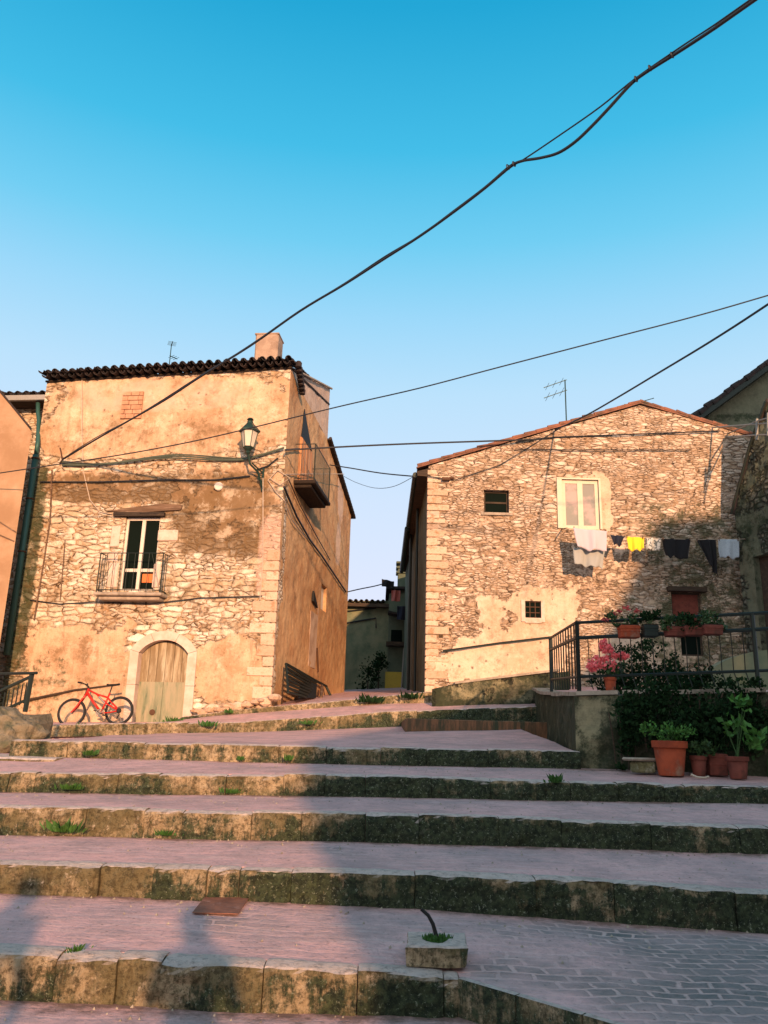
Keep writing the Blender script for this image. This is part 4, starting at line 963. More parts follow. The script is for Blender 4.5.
# washing in the lane
for (x, y, w, h, mt, lb) in ((388, 579, .5, .3, 'f_black', 'black garment hanging from the line in the lane'), (396, 590, .35, .45, 'f_red', 'dull red cloth hanging in the lane before the chimney'), (404, 606, .55, .55, 'f_navy', 'dark blue cloth hanging in the lane beneath the chimney')):
    p = at(x, y, 33.5); s = MB(); nn = 8
    for i in range(nn+1):
        for j in range(5):
            s.v.append(p + Vector((w*(i/nn-.5), .06*math.sin(i*1.3+j*.4), -h*j/4 - .2*w*(i/nn)*(1 if 'black' in mt else .3))))
    for i in range(nn):
        for j in range(4): s.f.append((i*5+j, (i+1)*5+j, (i+1)*5+j+1, i*5+j+1))
    o = s.build('garment', mt, loc=p); tag(o, lb, 'laundry', 'washing hanging in the lane'); so_ = o.modifiers.new('s', 'SOLIDIFY'); so_.thickness = .01
rp_ = random.Random(31)
for (x, y, r_, lb) in ((368, 680, .8, 'dark bushy shrub before the green-grey house in the lane'), (379, 665, .5, 'slender dark shrub beside the yellow door')):
    p = at(x, y, 34.5); t = thing('lane_shrub', (p.x, p.y, 3.4), lb, 'shrub')
    s = MB(); s.leaves(p, (r_*.8, .5, r_*1.2), 420, .12, rp_); s.build('foliage', 'leafdark', t)
    s = MB(); s.tube([(p.x, p.y, 3.0), p], .03, 5); s.build('stem', 'darkwood', t)

# ---------------------------------------------------------------- house at the upper right, behind the gable
UY = 27.0
PU = Plane((at(700, 430, UY).x, UY), (1, -.05))
UH = thing('upper_house', PU.p(3, 3), 'grey-green plastered house with a steep dark tiled eave behind the gable at upper right', 'house')
e_l = PU.hit(697, 424); e_r = PU.hit(768, 372); sl_ = (e_r[1]-e_l[1])/(e_r[0]-e_l[0])
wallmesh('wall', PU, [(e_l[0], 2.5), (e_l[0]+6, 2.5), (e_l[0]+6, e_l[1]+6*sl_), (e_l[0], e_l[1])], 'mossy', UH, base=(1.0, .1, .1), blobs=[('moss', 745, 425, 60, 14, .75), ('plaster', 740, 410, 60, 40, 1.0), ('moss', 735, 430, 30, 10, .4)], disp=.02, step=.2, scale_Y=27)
s = MB(); a = PU.p(e_l[0]-.3, e_l[1]-.3*sl_+.0, .45); b = PU.p(e_l[0]+6, e_l[1]+6*sl_, .45); s.prism([a, b, b+Z*.28, a+Z*.28], -PU.n*6); s.build('roof', 'iron', UH)
s = MB(); d_ = (b-a)
for i in range(26):
    rj = random.Random(i); p = a+d_*(i/26)+Z*(.27+rj.uniform(0, .06)); s.tube([p-PU.n*.02, p-PU.n*.02+d_*(1.2/26)], .1+rj.uniform(-.02, .02), 6, .08)
s.build('roof_tiles', 'tile', UH)
mb = MB(); mb.add([PU.p(e_l[0], 2.5), PU.p(e_l[0], e_l[1]), PU.p(e_l[0], e_l[1], -6), PU.p(e_l[0], 2.5, -6)], [(0, 1, 2, 3)]); mb.build('side_wall', 'green_plaster', UH)
# roof railing in front of it
rl = thing('roof_railing', at(757, 440, 19.0), 'pale metal railing fixed beside the roof at the right picture edge', 'railing')
s = MB(); pA = [at(757, 419, 19), at(757, 440, 19)]; s.tube(pA, .035, 6); s.tube([at(768, 413, 18.4), at(768, 436, 18.4)], .03, 6); s.build('post', 'greypipe', rl)
s = MB()
for y0, y1, y2 in ((436, 421, 412), (428.5, 424, 422), (438, 435, 434)):
    s.tube([at(702 if y0 == 428.5 else 722, y0, 21.5), at(757, y1, 19), at(790, y2, 17.6)], .02, 5)
s.build('rail', 'greypipe', rl)

# ---------------------------------------------------------------- mossy wall house on the right
MX = thing('mossy_house', (10, 18, 2.2), 'dark mossy stone house cut by the right edge of the picture with a dark doorway', 'house')
c1 = at(739, 560, 20.6); c2 = c1 + Vector((1.3, -3.4, 0))
PX = Plane((c1.x, c1.y), (c2.x-c1.x, c2.y-c1.y))
hP = [PX.hit(730, 515), PX.hit(737, 488), PX.hit(752, 446), PX.hit(768, 402)]; hA = hP[0][1]; LX = 2.6
xb = [('plaster', 758, 600, 12, 60, .8), ('moss', 750, 520, 30, 50, .55), ('moss', 755, 620, 30, 30, .2), ('stain', 765, 620, 10, 40, .4)]
pd = PX.hit(757, 600); pd2 = PX.hit(757, 548)
holeX = (pd[0], 1.0, pd[0]+.9, pd2[1]-.2)
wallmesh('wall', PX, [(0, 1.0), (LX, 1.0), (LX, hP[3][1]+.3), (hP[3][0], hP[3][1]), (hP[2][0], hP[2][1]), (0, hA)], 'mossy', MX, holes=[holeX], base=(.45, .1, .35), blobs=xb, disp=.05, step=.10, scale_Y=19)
s = MB(); s.pbox(PX, holeX[0], 1.0, holeX[2], holeX[3], -.25, -.2); s.build('door', 'darkwood', MX)
s = MB(); s.add([PX.p(0, 1.0), PX.p(0, hA), PX.p(0, hA)+Vector((5, 2.2, 0)), PX.p(0, 1.0)+Vector((5, 2.2, 0))], [(0, 1, 2, 3)]); s.build('end_wall', 'green_plaster', MX)
s = MB(); A_ = PX.p(-.05, hA-.02, .05); B_ = PX.p(*hP[2], .05); C_ = PX.p(*hP[3], .05)
s.prism([A_, B_, C_, C_+Z*.09, B_+Z*.09, A_+Z*.09], -PX.n*4); s.build('roof', 'tile', MX)
s = MB(); s.tube([A_+PX.n*.03, B_+PX.n*.03, C_+PX.n*.03], .035, 6); s.build('gutter', 'iron', MX)

# ---------------------------------------------------------------- terrace, its wall and railing
TA = Vector((2.68, 11.6, 0)); TB = Vector((9.6, 9.2, 0)); TC = Vector((3.08, 15.5, 0)); TD = Vector((3.5, 19.0, 0))
TW = thing('terrace_wall', (TA.x+.3, TA.y+.3, 1.2), 'damp mossy retaining wall that carries the iron railing', 'wall')
P1 = Plane((TA.x, TA.y), (TB-TA)); Lw = (TB-TA).length
tb = [('moss', 560, 735, 18, 30, .55), ('moss', 612, 745, 20, 25, .7), ('moss', 650, 730, 30, 40, 1.0), ('moss', 720, 730, 40, 40, 1.0), ('plaster', 590, 718, 10, 16, 1.0), ('moss', 590, 718, 9, 12, -.3), ('plaster', 604, 725, 8, 14, .9), ('stain', 580, 760, 40, 8, .6)]
wallmesh('front_wall', P1, [(0, .9), (Lw, .9), (Lw, 2.31+.1), (0, 2.17)], 'terrace', TW, base=(.9, .5, .66), blobs=tb, disp=.05, step=.07, scale_Y=11.5)
P2 = Plane((TD.x, TD.y), (TC.x-TD.x, TC.y-TD.y)); P2b = Plane((TC.x, TC.y), (TA.x-TC.x, TA.y-TC.y)); L2 = (TC-TD).length; L3 = (TA-TC).length
wallmesh('side_wall', P2, [(0, 1.5), (L2, 1.5), (L2, 2.40), (0, 2.7)], 'terrace', TW, base=(.8, .5, 1.0), disp=.04, step=.12)
wallmesh('side_wall', P2b, [(0, 1.0), (L3, 1.0), (L3, 2.17), (0, 2.40)], 'terrace', TW, base=(.8, .5, 1.0), disp=.04, step=.1)
s = MB()
for (a, za, b, zb, P) in ((TA, 2.17, TB, 2.41, P1), (TD, 2.70, TC, 2.40, P2), (TC, 2.40, TA, 2.17, P2b)):
    a = a+Z*za; b = b+Z*zb; n_ = max(2, int((b-a).length/.6)); rj = random.Random(2)
    for i in range(n_):
        p = a+(b-a)*(i/n_+.004); q = a+(b-a)*((i+1)/n_-.004); j = rj.uniform(-.008, .01)*Z
        s.prism([p+P.n*.06+j, q+P.n*.06+j, q-P.n*.32+j, p-P.n*.32+j], Z*.055)
s.build('coping', 'sill', TW)
fl = MB(); fl.add([TA+Z*2.19-P1.n*.28+Vector((.05, 0, 0)), TB+Z*2.42-P1.n*.28, Vector((14, 11, 2.5)), Vector((14, 21, 3.0)), Vector((3.8, 21, 2.95)), TD+Z*2.71+Vector((.28, 0, 0)), TC+Z*2.41+Vector((.28, 0, 0))], [tuple(range(7))]); fl.a['bare'] = [0.]*7
tag(fl.build('terrace_floor', 'paving'), kind='structure')

def lerp(a, b, t): return a+(b-a)*t
TR = thing('terrace_railing', TA+Z*2.22, 'dark green iron railing around the terrace edge, carrying flower pots', 'railing')
def rail_run(A, B, zA, zB, H, nposts, nb, posts=True, bottom=.22, mid=.78, bent=False, r=.0075):
    A = A+Z*zA; B = B+Z*zB
    s = MB(); s.tube([A+Z*H, B+Z*H], .022, 6); s.build('top_rail', 'iron', TR)
    s = MB(); s.tube([A+Z*H*mid, B+Z*H*mid], .026, 6); s.build('middle_rail', 'iron', TR)
    s = MB(); s.tube([A+Z*bottom, B+Z*bottom], .02, 6); s.build('bottom_rail', 'iron', TR)
    for i in range(nb+1):
        p = lerp(A, B, i/nb); s = MB()
        if i % max(1, (nb//nposts)) == 0: s.tube([p, p+Z*(H+.01)], .03, 6); s.build('post', 'iron', TR)
        elif bent:
            e = (B-A).normalized()*.05; s.tube([p+Z*bottom-Z*.18+e, p+Z*bottom, p+Z*H*.5+e*.12, p+Z*H*mid], r, 4); s.build('bar', 'iron', TR)
        else: s.tube([p+Z*.05, p+Z*H], r*2.2, 4); s.build('bar', 'iron', TR)
ra = P1.p(.06, 0, -.08); rb2 = P1.p(6.9, 0, -.08)
rail_run(ra, rb2, 2.22, 2.46, .97, 3, 48, bent=True)
rc2 = P2b.p(.05, 0, -.08)
rail_run(ra, rc2, 2.22, 2.46, .98, 1, 11, r=.006)

# low mossy garden wall in front of the gabled house
PG = Plane((at(432, 690, 19.2).x, 19.2), (1, -.02))
gw = thing('garden_wall', PG.p(1, 2.5), 'low mossy ramp wall at the foot of the gabled house', 'wall')
ga = PG.hit(432, 689); gb = PG.hit(455, 684); gc = PG.hit(560, 671)
wallmesh('wall', PG, [(0, 2.2), (gc[0]+.2, 2.2), (gc[0]+.2, gc[1]), (gb[0], gb[1]), (0, ga[1])], 'terrace', gw, base=(.6, .6, 1.0), disp=.05, step=.08, blobs=[('moss', 500, 690, 60, 12, .6), ('plaster', 460, 695, 20, 8, .8)], scale_Y=19)
s = MB(); s.prism([PG.p(*gb, .05), PG.p(*gc, .05), PG.p(gc[0], gc[1]+.05, .05), PG.p(gb[0], gb[1]+.05, .05)], -PG.n*1.8); s.build('coping', 'sill', gw)

# low curved plaster wall on the terrace (right)
cw = thing('curved_plaster_wall', at(740, 680, 13.5), 'low curved pale plaster wall behind the railing at the right', 'wall')
s = MB(); pts = [(702, 684), (708, 674), (716, 666), (726, 660), (740, 655), (756, 651), (790, 648)]
poly = [at(px, py, 13.4) for px, py in pts] + [at(790, 715, 13.4), at(702, 715, 13.4)]
s.prism(poly, Vector((0, .35, 0))); s.build('wall', M['mid_plaster'], cw)

# ---------------------------------------------------------------- plants and pots
def pot(loc, r, h, mt, label, soil=True, taper=.72, group='terracotta pots at the foot of the terrace wall', box=None):
    loc = Vector(loc)
    t = thing('plant_pot' if not box else 'planter_box', loc, label, 'plant pot', group)
    s = MB()
    if box:
        s.box(loc+Z*h/2, (box[0]*.94, box[1]*.94, h), bev=.01); s.box(loc+Z*(h-.03), (box[0], box[1], .05), bev=.008); s.box(loc+Z*(h*.5), (box[0]*.97, box[1]*.97, .02), bev=.004)
        s.build('pot_body', mt, t)
        s = MB(); s.box(loc+Z*(h+.004), (box[0]*.88, box[1]*.88, .01)); s.build('soil', 'soil', t)
    else:
        s.lathe([(r*taper, 0), (r*taper*1.01, .01), (r*.93, h*.80)], loc, 24); s.build('pot_body', mt, t, smooth=True)
        s = MB(); s.lathe([(r*.93, h*.79), (r*1.03, h*.80), (r*1.05, h*.98), (r*1.0, h), (r*.9, h*.985), (r*.88, h*.93)], loc, 24); s.build('pot_rim', mt, t)
        s = MB(); s.lathe([(.001, h*.90), (r*.9, h*.90), (r*.9, h*.935), (.001, h*.95)], loc, 16); s.build('soil', 'soil', t)
    return t
def ground_z(x, y):
    (ya, za), (yb, zb) = t4(x), b5(x); return za+(zb-za)*(y-ya)/(yb-ya)
rl_ = random.Random(77)
def plant(name, loc, rad, n, size, mat, label, stems=5, flowers=None, long=1.6, group=None, h0=0):
    loc = Vector(loc); t = thing(name, loc, label, 'plant', group)
    c = loc + Z*(rad[2]*.9+h0); s = MB(); s.leaves(c, rad, n, size, rl_, long=long); s.build('foliage', mat, t)
    s = MB()
    for i in range(stems):
        q = c + Vector((rl_.uniform(-.6, .6)*rad[0], rl_.uniform(-.6, .6)*rad[1], rl_.uniform(-.2, .6)*rad[2])); s.tube([loc+Vector((rl_.uniform(-.02, .02), rl_.uniform(-.02, .02), 0)), lerp(loc, q, .6)+Vector((0, 0, .02)), q], .008, 4, .003)
    s.build('stems', 'leafmid', t)
    if flowers:
        fm, nf, cl_ = flowers; s = MB()
        for (dx, dy, dz, rr) in cl_:
            s.leaves(c+Vector((dx, dy, dz)), (rr, rr, rr*.9), nf, .035, rl_, long=1.0)
        s.build('blossoms', fm, t)
    return t
def gpos(px, Y): 
    x = (px-384)/F*Y; return Vector((x, Y, ground_z(x, Y)))
def gp(px, py, z0=1.18): 
    p = atz(px, py, z0)
    for _ in range(3): p = at(px, py, min(max(9.9, p.y), 11.3)); 
    return p
Yp = 10.55
def pz(px, Y, off=.02):
    q = at(px, 770, Y); q.z = ground_z(q.x, Y)+.012; return q
p_big = pz(671, Yp); pot(p_big, .205, .41, 'terracotta', 'largest terracotta pot with a bushy green herb, at the foot of the terrace wall')
plant('herb_bush', p_big+Z*.385, (.28, .22, .14), 700, .045, 'leaf', 'bright green herb bush growing in the largest terracotta pot')
p2 = pz(699, Yp+.05); pot(p2, .10, .24, 'terracotta_dark', 'small shaded terracotta pot beside the largest one')
plant('potted_plant', p2+Z*.22, (.18, .15, .14), 300, .05, 'leafmid', 'olive green plant in the small shaded pot next to the largest pot')
p3 = pz(716, Yp+.2); pot(p3, .2, .26, 'terracotta_dark', 'dark reddish rectangular planter between the small pot and the end pot', box=(.24, .22))
plant('potted_plant', p3+Z*.25, (.22, .2, .20), 300, .07, 'leafdark', 'dark leafy plant in the reddish rectangular planter')
p4 = pz(738, Yp-.15); pot(p4, .13, .26, 'terracotta_dark', 'round dull terracotta pot at the right end of the row')
plant('leafy_shrub', p4+Z*.24, (.30, .26, .32), 130, .12, 'leaf', 'shrub with big lime green leaves in the right end pot', long=1.8, h0=.12)
p5 = pz(768, Yp+.25)
plant('leafy_shrub', p5-Z*.01, (.35, .3, .33), 220, .10, 'leafmid', 'mid green shrub growing at the wall foot by the right picture edge', long=1.8, h0=.22)
# dark shrubs and creepers before and over the wall
for i, (px, py, Y, rx, rz, n, lb) in enumerate(((655, 715, 10.95, .42, .42, 800, 'dark overhanging creeper over the terrace wall above the largest pot'), (705, 716, 10.75, .5, .42, 900, 'dark dense creeper on the terrace wall between the shrubs'),
      (752, 718, 10.75, .42, .42, 700, 'dark creeper on the terrace wall at the right picture edge'), (625, 735, 11.15, .2, .4, 380, 'narrow dark creeper hanging at the left end of the plants'))):
    p = at(px, py, Y); t = thing('creeper', (p.x, p.y, p.z-rz), lb, 'creeper', 'dark creepers on the terrace wall')
    s = MB(); s.leaves(p, (rx, .2, rz), n*2, .065, rl_); s.build('foliage', 'leafdark', t)
    s = MB()
    for k_ in range(4): s.tube([(p.x+.08*k_-.1, p.y+.1, p.z-rz*1.1), (p.x+.1*k_-.15, p.y+.05, p.z), (p.x+.15*k_-.2, p.y, p.z+rz*.7)], .01, 4)
    s.build('stems', 'darkwood', t)
for i, (px, py, Y, rx, rz, n, lb) in enumerate(((625, 684, 12.6, .45, .18, 700, 'dark clipped hedge plant behind the geranium on the terrace'), (668, 682, 12.6, .5, .22, 900, 'dark rounded hedge plant behind the middle of the railing'),
      (700, 684, 12.0, .4, .18, 600, 'dark hedge plant behind the railing, next to the curved wall'), (645, 655, 14.5, .5, .18, 400, 'thin dark climbing plant against the plaster behind the railing'))):
    p = at(px, py, Y); t = thing('hedge_plant', (p.x, p.y, 2.3), lb, 'hedge plant', 'dark hedge plants behind the railing')
    s = MB(); s.leaves(p, (rx, .3, rz*1.4), n*2, .06, rl_); s.build('foliage', 'leafdark', t)
    s = MB(); s.tube([(p.x, p.y, 2.25), p], .02, 5); s.build('stem', 'darkwood', t)
# on the railing: flower box, black pots, trailing plants
def on_rail(px, up=.76): 
    u = P1.hit(px, 635, .0)[0]; return P1.p(u, 2.22+.24*u/6.9+up*.97, .0)
q = on_rail(629, .73); pot(q, .1, .17, 'terracotta', 'orange rectangular flower box hooked on the railing beneath the red flowers', box=(.27, .2), group='pots carried by the railing')
plant('flowering_plant', q+Z*.16, (.26, .14, .11), 320, .05, 'leafmid', 'leafy plant with faded red blooms in the orange rail box', flowers=('flower2', 26, ((-.20, 0, .04, .05), (-.30, 0, -.02, .05), (.14, 0, .10, .05), (-.02, 0, .13, .05), (-.12, 0, .10, .03))))
q = on_rail(650, .73); pot(q, .1, .16, 'iron', 'black square pot on the railing right of the orange box', box=(.2, .18), group='pots carried by the railing')
plant('potted_plant', q+Z*.15, (.16, .12, .13), 200, .08, 'leafdark', 'spiky dark plant in the black rail pot', long=3)
for i, (px, lb, pl) in enumerate(((675, 'dark trough left of the shutter on the railing', 'trailing green plant in the trough left of the shutter'), (693, 'dark trough on the railing in front of the brown shutter', 'feathery plant on the railing in front of the brown shutter'), (712, 'dark trough on the railing right of the brown shutter', 'dense trailing plant on the railing right of the brown shutter'))):
    q = on_rail(px, .72); pot(q, .1, .13, 'terracotta_dark', lb, box=(.26, .17), group='pots carried by the railing')
    plant('trailing_plant', q+Z*.06, (.22, .14, .13), 340, .05, ('leafmid', 'leafdark', 'leafmid')[i], pl)
q = P1.p(P1.hit(610, 690)[0], 2.245, -.12); pot(q, .085, .19, 'terracotta', 'small terracotta pot of the pink geranium standing on the coping')
plant('geranium', q+Z*.18, (.2, .14, .16), 150, .05, 'leafmid', 'geranium with large coral pink flower heads behind the railing', flowers=('flower', 260, ((-.06, 0, .30, .12), (-.15, 0, .06, .13), (-.02, 0, .02, .12), (.10, 0, .15, .09), (.19, 0, .17, .07), (-.22, 0, .0, .08), (-.02, 0, .24, .08))), long=1.3)
# stacked flat stones left of the big pot
st_ = thing('stone_pile', pz(642, 10.75), 'pale stone block under a dark slab, left of the largest pot', 'stones')
s = MB(); c = pz(643, 10.75)
nn = 0
for (dx, dz, sx, sy, sz) in ((0, .07, .26, .2, .13), (-.02, .165, .4, .26, .04)): 
    s2 = MB(); s2.box(c+Vector((dx, 0, dz)), (sx, sy, sz), .15*dz*10, bev=.02); s2.build('stone_block' if dz < .1 else 'top_slab', 'blockstone' if dz < .1 else 'sill', st_)
pk = pz(699, Yp-.28); s = MB(); s.tube([pk+Vector((-.1, 0, .05)), pk+Vector((-.04, -.03, .02)), pk+Vector((.04, -.04, .015)), pk+Vector((.1, -.02, .03))], .014, 5); tag(s.build('fallen_stick', 'palecable', loc=pk), 'pale curved stick lying in front of the small shaded pot', 'stick')

# weeds in the joints
def tuft(seed, n=70, h=.12, r=.10):
    rr = random.Random(seed*5+2); s = MB()
    for i in range(n*2):
        a = rr.uniform(0, 6.28); q = abs(rr.gauss(0, .6))*r; p = Vector((math.cos(a)*q*1.6, math.sin(a)*q*.5, -.01)); d = Vector((math.cos(a)*.6, math.sin(a)*.5-.2, rr.uniform(.5, 1.3)))
        s.leaf(p, d, h*rr.choice((.25, .4, .6, .9))*rr.uniform(.7, 1.3), rr, rr.choice((2.4, 3.5, 6)))
    return s
protos = [tuft(i).build('weed_tuft', 'weed') for i in range(3)]
W_ = [(62, 831, 8.15, 1.15, 'large fresh green weed tuft at the left foot of the third riser'), (165, 835, 8.18, .55, 'small weed tuft in the middle of the left third riser'), (70, 789, 9.6, .7, 'weed tuft at the foot of the fourth riser, far left'),
      (232, 793, 9.62, .6, 'weed tuft at the foot of the fourth riser, left of centre'), (76, 951, 5.3, .34, 'tiny weed on the lip of the lowest step'), (90, 755, 11.1, .8, 'weed tuft at the end of the low left slab'),
      (288, 760, 11.1, .8, 'weed growing on the fifth riser beside the dark moss'), (240, 760, 11.1, .55, 'low weed at the foot of the fifth riser'), (207, 726, 18.2, 1.3, 'weed on the upper step under the door side'), (307, 724, 18.25, 1.0, 'weed on the upper step before the side wall'),
      (173, 722, 19.3, 1.3, 'weed at the threshold of the arched door'), (372, 702, 19.75, 1.9, 'dark weed hanging over the kerb before the lane'), (411, 698, 19.75, 1.6, 'dark weed on the kerb beside the gabled house'),
      (556, 782, 9.62, .9, 'weed under the fourth riser near the terrace wall'), (230, 713, 19.8, 1.0, 'weed at the stony foot of the house corner'), (80, 727, 18.6, 1.0, 'weed beneath the front wheel of the bicycle')]
for i, (px, py, Y, sc_, lb) in enumerate(W_):
    o = protos[i] if i < 3 else protos[i % 3].copy()
    if i >= 3: COL.objects.link(o)
    if 'kerb ' in lb: o.data = o.data.copy(); o.data.materials[0] = M['leafdark']
    o.location = at(px, py, Y-.03); o.scale = (sc_,)*3; o.rotation_euler.z = i*.35-.4; tag(o, lb, 'weed', 'weeds in the joints of the steps')

# ---------------------------------------------------------------- things on the steps
sbk = thing('hollow_stone_block', (.4, 6, .25), 'square lichen-covered stone block with a grassy hole on the lowest landing', 'stone block')
f0 = atz(408, 965, .235); f1 = atz(470, 967, .235); wB = f1.x-f0.x; cB = Vector(((f0.x+f1.x)/2, f0.y+.19, 0)); zB = .225; hB_ = .115
s = MB(); n = 16; ring_o, ring_i = [], []
for i in range(n):
    a = 2*math.pi*i/n+math.pi/4; c_, s_ = math.cos(a), math.sin(a); mx = max(abs(c_), abs(s_))
    ring_o.append((c_/mx*wB/2, s_/mx*.19)); ring_i.append((c_*wB*.24, s_*.10))
for (rg, z) in ((ring_o, 0), (ring_o, hB_*.92), ([(x*.96, y*.96) for x, y in ring_o], hB_), (ring_i, hB_), (ring_i, hB_-.06)):
    for (x, y) in rg:
        p = cB+Vector((x+.08*(y), y, zB+z)); p += Vector((N(p, 9, 1), N(p, 9, 2), N(p, 9, 3)*.5))*.026; s.v.append(p)
for r2 in range(4):
    for i in range(n): s.f.append((r2*n+i, r2*n+(i+1) % n, (r2+1)*n+(i+1) % n, (r2+1)*n+i))
s.f.append(tuple(4*n+i for i in range(n)))
s.a['moss'] = [.45]*len(s.v); s.build('block', 'kerb', sbk)
rg = random.Random(6); s = MB()
for i in range(260):
    a = rg.uniform(0, 6.28); q = math.sqrt(rg.random()); p = cB+Vector((math.cos(a)*q*wB*.23, math.sin(a)*q*.095, zB+hB_-.05)); s.leaf(p, Vector((rg.uniform(-.5, .5), rg.uniform(-.5, .5), 1)), rg.uniform(.04, .085), rg, 3)
s.build('grass_tuft', 'weed', sbk)
pl = thing('bent_metal_stub', cB+Z*(zB+hB_-.04), 'bent black metal stub leaning out of the hollow stone block', 'metal post')
b0 = cB+Vector((.0, 0, zB+hB_-.04)); e0_ = at(421, 909, b0.y)
s = MB(); mid_ = lerp(b0, e0_, .5)+Vector((.025, 0, .02)); s.tube([b0, lerp(b0, mid_, .5)+Vector((.006, 0, .004)), mid_, lerp(mid_, e0_, .5)+Vector((.008, 0, .006)), e0_], .014, 8, .010); s.build('rod', 'black', pl)
# rusty inspection cover
r0 = atz(194, 916, .29); r1 = atz(238, 917, .29); r2_ = atz(207, 901, .30); 
zc = .275
def quadz(px, py): 
    q = atz(px, py, .285); t = (q.y-5.32)/1.56; q.z = float(np.interp(q.x, [-2.16, -.7], [.27, .24]))*(1-t)+.31*t+.012; return q
co_ = [quadz(192, 916), quadz(238, 917), quadz(250, 902), quadz(206, 901)]
s = MB(); s.prism(co_, Z*.006); cv = tag(s.build('inspection_cover', 'rust_cover', loc=co_[0]), 'rusty rectangular cover let into the lowest landing', 'drain cover')

gt = MB(); rg = random.Random(41)
for i in range(900):
    zi = rg.random(); seg_ = rg.choice([(t1, b2), (t2, b3), (t3, b4), (t4, b5), (base, b1)]); x = rg.uniform(-4.5, 4.5)
    (ya, za), (yb, zb) = seg_[0](x), seg_[1](x)
    if seg_[0] is base: ya, za = 3.2, 0.0; za = zb
    t = 1-abs(rg.gauss(0, .22)) if zi < .7 else rg.random()
    if not .1 < t < .99: continue
    y = ya+(yb-ya)*t; z = za+(zb-za)*t+.004+N((x, y, 0), .9, 3)*.018*(1 if seg_[0] is not base else 0); q = rg.uniform(.004, .014)
    p = Vector((x, y, z)); a = rg.uniform(0, 3); c_, s_ = math.cos(a)*q, math.sin(a)*q
    gt.add([p+Vector((c_, s_, -.004)), p+Vector((-s_, c_, -.004)), p+Vector((-c_, -s_*1.3, -.004)), p+Vector((s_, -c_, -.004)), p+Vector((q*.2, q*.2, q*.8))], [(0, 1, 4), (1, 2, 4), (2, 3, 4), (3, 0, 4)])
tag(gt.build('grit', 'sill'), 'loose grit lying on the treads', 'grit', kind='stuff')

# boulder and iron railing at the left
rkz = thing('rock', at(5, 750, 13.2), 'rounded lichen-covered boulder at the left end of the steps', 'boulder')
s = MB(); bm = bmesh.new(); bmesh.ops.create_icosphere(bm, subdivisions=5, radius=1)
c = at(2, 738, 12.7)
for v in bm.verts:
    d = v.co.copy(); r = 1+N(d, 1.3, 2)*.35+N(d, 3, 4)*.2+N(d, 8, 5)*.09; v.co = Vector((d.x*.62*r, d.y*.55*r, (max(-.9, d.z))*.40*r)) + c
s.add([v.co for v in bm.verts], [tuple(v.index for v in f.verts) for f in bm.faces]); bm.free(); s.build('boulder', 'rock', rkz, smooth=True)
lw = thing('low_bank_wall', at(-20, 735, 14.4), 'rough stone bank carrying the dark iron stair railing at far left', 'wall')
s = MB(); a = at(-80, 745, 14.6); b = at(33, 745, 14.6); zt = at(20, 714, 14.6).z
nx = 24
for i in range(nx+1):
    for (dy, z) in ((-.1, a.z-.2), (0, lerp(a.z, zt, .5)), (.05, zt), (.8, zt+.02), (.8, a.z-.2)):
        p = Vector((a.x+(b.x-a.x)*i/nx, 14.6+dy, z - (.12 if i == nx else 0)*(z > 1.6))); p += Vector((N(p, 2, 1), N(p, 2.5, 2), N(p, 3, 3)))*.10; s.v.append(p)
for i in range(nx):
    for q in range(4): s.f.append((i*5+q, (i+1)*5+q, (i+1)*5+q+1, i*5+q+1))
s.f.append((nx*5+4, nx*5+3, nx*5+2, nx*5+1, nx*5)); s.build('bank', 'rock', lw)
sr = thing('stair_railing', at(25, 712, 14.8), 'short dark iron stair railing at the far left above the boulder', 'railing')
def seg(name, pts, r, mt='iron'):
    s = MB(); s.tube([at(*p) for p in pts], r, 6); return s.build(name, mt, sr)
seg('post', [(32, 674, 14.8), (25, 712, 14.8)], .045)
seg('top_rail', [(37, 673, 14.7), (-12, 674, 15.2)], .025)
seg('slanting_rail', [(32, 676, 14.8), (-30, 705, 14.8)], .028)
seg('bottom_rail', [(26, 700, 14.8), (-30, 725, 14.8)], .025)
for px in (27, 23, 18.5, 14, 9.5, 5, 0, -5, -10, -16): seg('bar', [(px, 680+(32-px)*.46, 14.8), (px-3.5, 703+(28-px)*.44, 14.8)], .012)

# leaning slatted bench against the side wall
bn = thing('slatted_bench', PS.pt(305, 697, .5), 'broken dark slatted bench tipped against the orange side wall', 'bench')
A0, A1, B0_, B1_ = PS.pt(286, 664, .15), PS.pt(288, 692, .45), PS.pt(312, 681, .2), PS.pt(309, 697, .75)
for i in range(8):
    t = i/7; a = lerp(A0, A1, t); b = lerp(PS.pt(316, 683, .15), PS.pt(306, 697, .6), t); s = MB(); s.tube([a, b], .035, 4); s.build('slat', 'iron', bn)
s = MB(); s.tube([A0, PS.pt(318, 682, .12), PS.pt(326, 686, .15), PS.pt(331, 697, .3)], .04, 6); s.build('frame', 'iron', bn)
s = MB(); s.tube([A0, A1], .03, 5); s.build('frame_end', 'iron', bn)
s = MB(); s.tube([PS.pt(322, 686, .2), PS.pt(321, 698, .5)], .045, 6); s.build('leg', 'brownwood', bn)
s = MB(); s.prism([PS.pt(300, 683, .25), PS.pt(316, 684, .2), PS.pt(315, 698, .5), PS.pt(298, 698, .55)], PS.n*.03); s.build('seat_board', 'black', bn)

